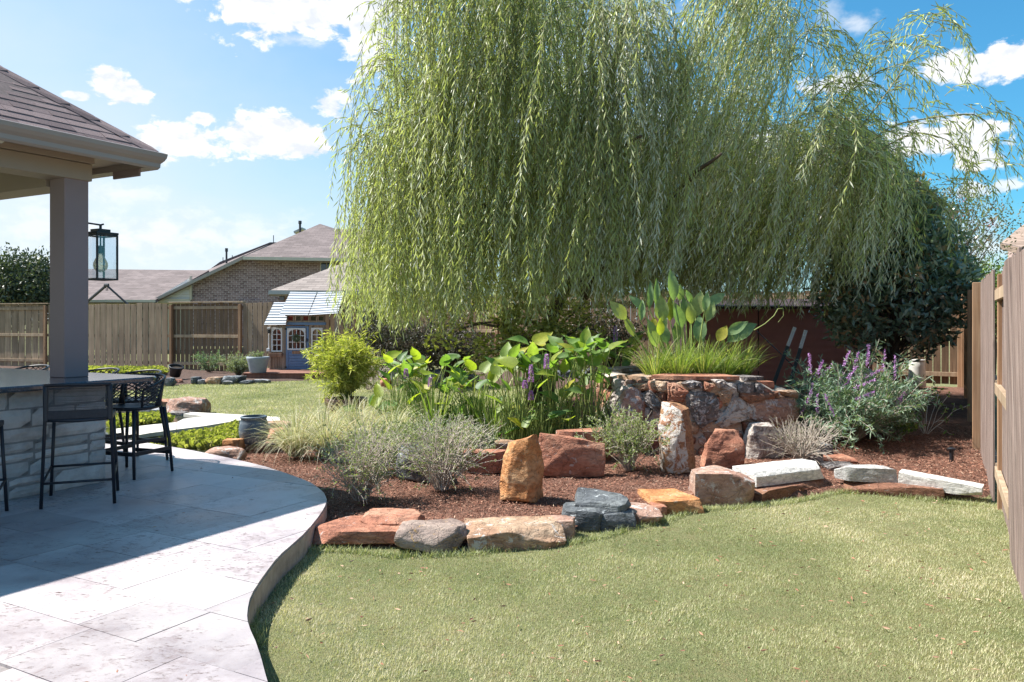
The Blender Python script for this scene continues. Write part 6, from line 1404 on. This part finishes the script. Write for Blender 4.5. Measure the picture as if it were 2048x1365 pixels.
groundleaf('yellow green floating plants seen between the stool legs', [(218,852),(240,838),(325,832),(345,842),(300,848),(232,858)], .06, 1600, .08, .06, M_['lettuce'], 2)
groundleaf('low bright ground cover along the fence behind the bar', [(170,748),(330,748),(325,741),(170,741)], .1, 4200, .14, .1, M_['lettuce'], 3, 'ground_cover')

# ------------------------------------------------ background trees
def tree(label, base, h, rad, mat, nclump, per, L, Wd, seed, name='tree', zlo=.35, group=None, shape=None, th=.12, flowers=None, csize=.16, up=.2):
    r = np.random.default_rng(seed); base = Vector(base); t = thing(name, base, label, 'tree', group); part('trunk', *tube([base, base+Vector((.05*rad, 0, h*.3)), base+Vector((-.03*rad, 0, h*.6)), base+Vector((0, 0, h*.88))], [th, th*.8, th*.5, th*.15], 10), M_['bark'], t, True)
    C = []
    while len(C) < nclump:
        p = r.normal(size=3); p /= np.linalg.norm(p); p = p*(r.random()**.4); z = zlo*h+(p[2]*.5+.5)*h*(1-zlo); k = shape((z/h)) if shape else 1.0
        q = np.array([base.x+p[0]*rad*k, base.y+p[1]*rad*k, base.z+z]); 
        if vnoise((q*1.4/rad*1.5)[None], seed)[0] > -.42: C.append(q)
    C = np.array(C); polys = []
    for q in C[::6]: a = np.array([base.x, base.y, base.z+max(.2, (q[2]-base.z)*.6)]); polys.append(np.array([a, (a+q)/2+r.normal(0, .05*rad, 3), q]))
    v, f = ntubes(polys, [(.03*th/.12, .006)]*len(polys), 5); part('branches', v, f, M_['bark'], t, False, None, 'stuff')
    ct = r.normal(0, .12, len(C)); Pt = np.repeat(C, per, 0)+r.normal(0, csize, (len(C)*per, 3)); n = len(Pt); out = unit(Pt-np.repeat(C, per, 0)); D = out*.9+r.normal(size=(n, 3))*.5+[0, 0, up]; v, f, tt = leafcards(Pt, D, L*r.uniform(.65, 1.15, n), Wd*r.uniform(.8, 1.15, n), np.clip(r.random(n)*.8+np.repeat(ct, per)+.1, 0, 1), fold=.15)
    part('crown', v, f, mat, t, False, tt, 'stuff')
    if flowers: j = r.integers(0, len(C), flowers); Pf = np.repeat(C[j], 14, 0)+r.normal(0, .06, (flowers*14, 3)); v, f, tt = leafcards(Pf, r.normal(size=Pf.shape), .05, .04, r.random(len(Pf))); part('blossoms', v, f, M_['pinkfl'], t, False, tt, 'stuff')
    return t
def mshape(u): return float(np.interp(u, [0, .15, .4, .6, .8, 1.0], [.9, 1.05, 1.05, .85, .62, .4]))
# magnolia: rosettes of big glossy leaves
tree('dark glossy magnolia tree with rusty leaf undersides in the right corner', ((1785-CX)/FPX*13.2, 13.2, .12), 4.25, 1.28, M_['magn'], 1500, 13, .145, .055, 51, name='magnolia_tree', zlo=.17, shape=mshape, th=.07, csize=.05, up=.3)
M_['crape'] = foliage('crape_leaf', [(0, (.06, .08, .04)), (.6, (.13, .13, .07)), (1, (.24, .15, .10))], .5, .3)
tree('airy crape myrtle with a few pink blossoms behind the magnolia', ((1905-CX)/FPX*18.5, 18.5, .2), 4.6, 1.25, M_['crape'], 420, 12, .075, .035, 52, name='crape_myrtle_tree', zlo=.45, th=.05, flowers=10, csize=.14)
tree('low green tree beyond the right fence below the pink house', ((1985-CX)/FPX*20, 20, 0), 3.0, 1.2, M_['green'], 300, 26, .09, .04, 53, name='garden_tree', zlo=.4, th=.07, group=None)
tree('second green treetop beyond the far right fence', ((1930-CX)/FPX*22, 22, 0), 3.1, 1.2, M_['green'], 260, 26, .09, .04, 54, name='garden_tree', zlo=.4, th=.07)
M_['oak'] = foliage('dark_tree_leaf', [(0, (.03, .045, .025)), (.6, (.065, .085, .05)), (1, (.16, .17, .12))], .45, .15)
tree('dark bushy tree beyond the fence at the far left', ((40-CX)/FPX*34, 34, 0), 4.3, 2.1, M_['oak'], 620, 26, .17, .08, 55, name='bushy_tree', zlo=.35, th=.12, csize=.2)
lowr = thing('grey_roof_house', P(-20, 600, 60), 'sliver of a distant grey roof at the left edge of the photo', 'house'); part('roof', *slab([P(-200, 598, 60), P(14, 598, 60), P(2, 556, 62), P(-200, 540, 62)], .3), M_['shing_dk'], lowr); part('wall', *slab([P(-200, 680, 60.6), P(10, 680, 60.6), P(10, 599, 60.6), P(-200, 599, 60.6)], .3), M_['siding'], lowr)

# ================================================================== grass, chips
SOIL = []
for (x, y, cr) in ((703, 1230, .06), (660, 1260, .05), (745, 1245, .035), (1305, 1115, .05)):
    p = G(x, y, 0); SOIL.append((p.x, p.y, cr))
def blades(name, n, xr, yr, L, W_, seed, mask, mat, lab):
    r = np.random.default_rng(seed); X = r.uniform(*xr, n); Y = r.uniform(*yr, n); m = mask(X, Y) & (np.abs(X/np.maximum(Y, .1)) < .70) & (~inpoly(X, Y, deck_poly)) & (~inpoly(X, Y, wpoly)); X, Y = X[m], Y[m]; k = len(X)
    P3 = np.stack([X, Y, 0*X], 1); nz = fbm(P3*.8, 5, 3); nz2 = fbm(P3*3.3, 9, 3); bare = np.zeros(k, dtype=bool)
    for (cx_, cy_, cr_) in SOIL: bare |= ((X-cx_)**2+(Y-cy_)**2) < (cr_*(1+.5*nz2))**2
    keep = (~bare | (r.random(k) < .35)) & (r.random(k) < np.clip(.93+.8*(nz2+.75), .1, 1)); X, Y, nz, nz2 = X[keep], Y[keep], nz[keep], nz2[keep]; k = len(X)
    tt = np.clip(.42+.30*nz+.26*nz2+r.normal(0, .22, k), 0, 1); a = r.uniform(0, 6.28, k); ln = L*r.uniform(.45, 1.15, k)*(1+.25*nz2); le = r.uniform(.15, 1.0, k); b = np.stack([X, Y, np.full(k, -.002)], 1); D = unit(np.stack([np.cos(a)*le, np.sin(a)*le, np.ones(k)], 1)); S = np.stack([-np.sin(a), np.cos(a), 0*a], 1)*(W_*r.uniform(.6, 1.2, k)/2)[:, None]
    V = np.stack([b-S, b+S, b+D*ln[:, None]], 1).reshape(-1, 3); o = part(name, V, np.arange(k*3).reshape(-1, 3), mat, None, False, np.repeat(tt, 3)); tag(o, lab, 'grass', None, 'stuff'); return k
M_['grass'] = foliage('lawn_blade', [(0, (.21, .245, .11)), (.3, (.35, .37, .19)), (.55, (.48, .475, .275)), (.82, (.60, .54, .37)), (1, (.68, .61, .45))], .6, .3, (1.2, 1.3, .7), .25)
wpoly = [(p.x, p.y) for p in [G(x, y, .02) for x, y in [(140,870),(300,899),(401,912),(470,905),(560,890),(575,845),(430,826),(345,812),(200,806),(100,830)]]]
notbed = lambda X, Y: ~in_bed(X, Y)
k1 = blades('lawn_grass', 460000, (-1.4, 4.4), (3.0, 8.0), .021, .0037, 1, lambda X, Y: notbed(X, Y) & (X < .4+.544*Y+.25), M_['grass'], 'short sunlit lawn with dry patches in the foreground')
k2 = blades('lawn_grass', 230000, (-9, 3.0), (9.8, 23.5), .04, .010, 2, lambda X, Y: notbed(X, Y) & (X < 2.6), M_['grass'], 'bright far lawn between the pond and the playhouse')
# longer fringe along stones and patio edge
r = np.random.default_rng(9); fr_ = []
fpath = [G(x, y, 0) for x, y in [(515,1300),(500,1250),(505,1195),(530,1160),(560,1120),(590,1095),(612,1104),(700,1105),(790,1116),(930,1112),(1000,1104),(1140,1090),(1190,1080),(1262,1062),(1330,1045),(1395,1022),(1515,1016),(1600,1005),(1680,986),(1780,992),(1900,1008),(1980,1015)]]
for a, b in zip(fpath[:-1], fpath[1:]):
    n = int((b-a).length*700); u = r.random(n)[:, None]; fr_.append(np.array(a)*(1-u)+np.array(b)*u+r.normal(0, .022, (n, 3))*[1, 1, 0])
Pt = np.concatenate(fr_); n = len(Pt); v, f, tt = strips(Pt, r.normal(0, .4, (n, 3))*[1, 1, 0]+[0, 0, 1], r.uniform(.025, .065, n), r.uniform(.003, .005, n), r.uniform(.1, .5, n), np.clip(r.normal(.25, .2, n), 0, 1), 3); o = part('lawn_fringe', v, f, M_['grass']); o.data.attributes.new('tint', 'FLOAT', 'POINT').data.foreach_set('value', tt.astype(np.float32)); tag(o, 'longer untrimmed grass along the edging stones and patio edge', 'grass', None, 'stuff')
# mulch chips
M_['chip'] = foliage('mulch_chip', [(0, (.065, .03, .022)), (.4, (.22, .095, .062)), (.75, (.36, .18, .12)), (1, (.50, .35, .25))], .85, 0, spec=.2)
r = np.random.default_rng(4); n = 230000; X = r.uniform(-3.2, 6.2, n); Y = 5.0+6.5*r.random(n)**1.5; m = inpoly(X, Y, M1); X, Y = X[m], Y[m]; k = len(X); a = r.uniform(0, 6.28, k)
Z_ = mz(X, Y); el = r.normal(0, .35, k); v, f, tt = leafcards(np.stack([X, Y, Z_+r.uniform(0, .012, k)], 1), np.stack([np.cos(a), np.sin(a), el], 1), r.uniform(.012, .045, k), r.uniform(.004, .009, k), np.clip(r.normal(.48, .24, k), 0, 1), fold=.1, side=np.stack([0*a, 0*a, 1+0*a], 1)+r.normal(0, .5, (k, 3)))
o = part('mulch_chips', v, f, M_['chip'], None, False, tt); tag(o, 'shredded reddish bark mulch covering the garden bed', 'mulch', None, 'stuff')
# dry leaves and bits on the lawn / patio
def litter():
    r = np.random.default_rng(6); pts = []
    for _ in range(900):
        y = 3.0+5*r.random(); x = r.uniform(-.6, .62)*y
        pts.append((x, y, .152 if inpoly(np.array([x]), np.array([y]), deck_poly)[0] else .02))
    pts = np.array([p for p in pts if p[2] < .1 or r.random() < .10]); n = len(pts); v, f, tt = leafcards(pts, r.normal(size=(n, 3))*[1, 1, .1], r.uniform(.015, .05, n), r.uniform(.004, .012, n), r.uniform(.5, 1, n)); o = part('leaf_litter', v, f, M_['chip'], None, False, tt); tag(o, 'scattered dry leaves and twig bits on lawn and patio', 'leaf litter', None, 'stuff')
litter()
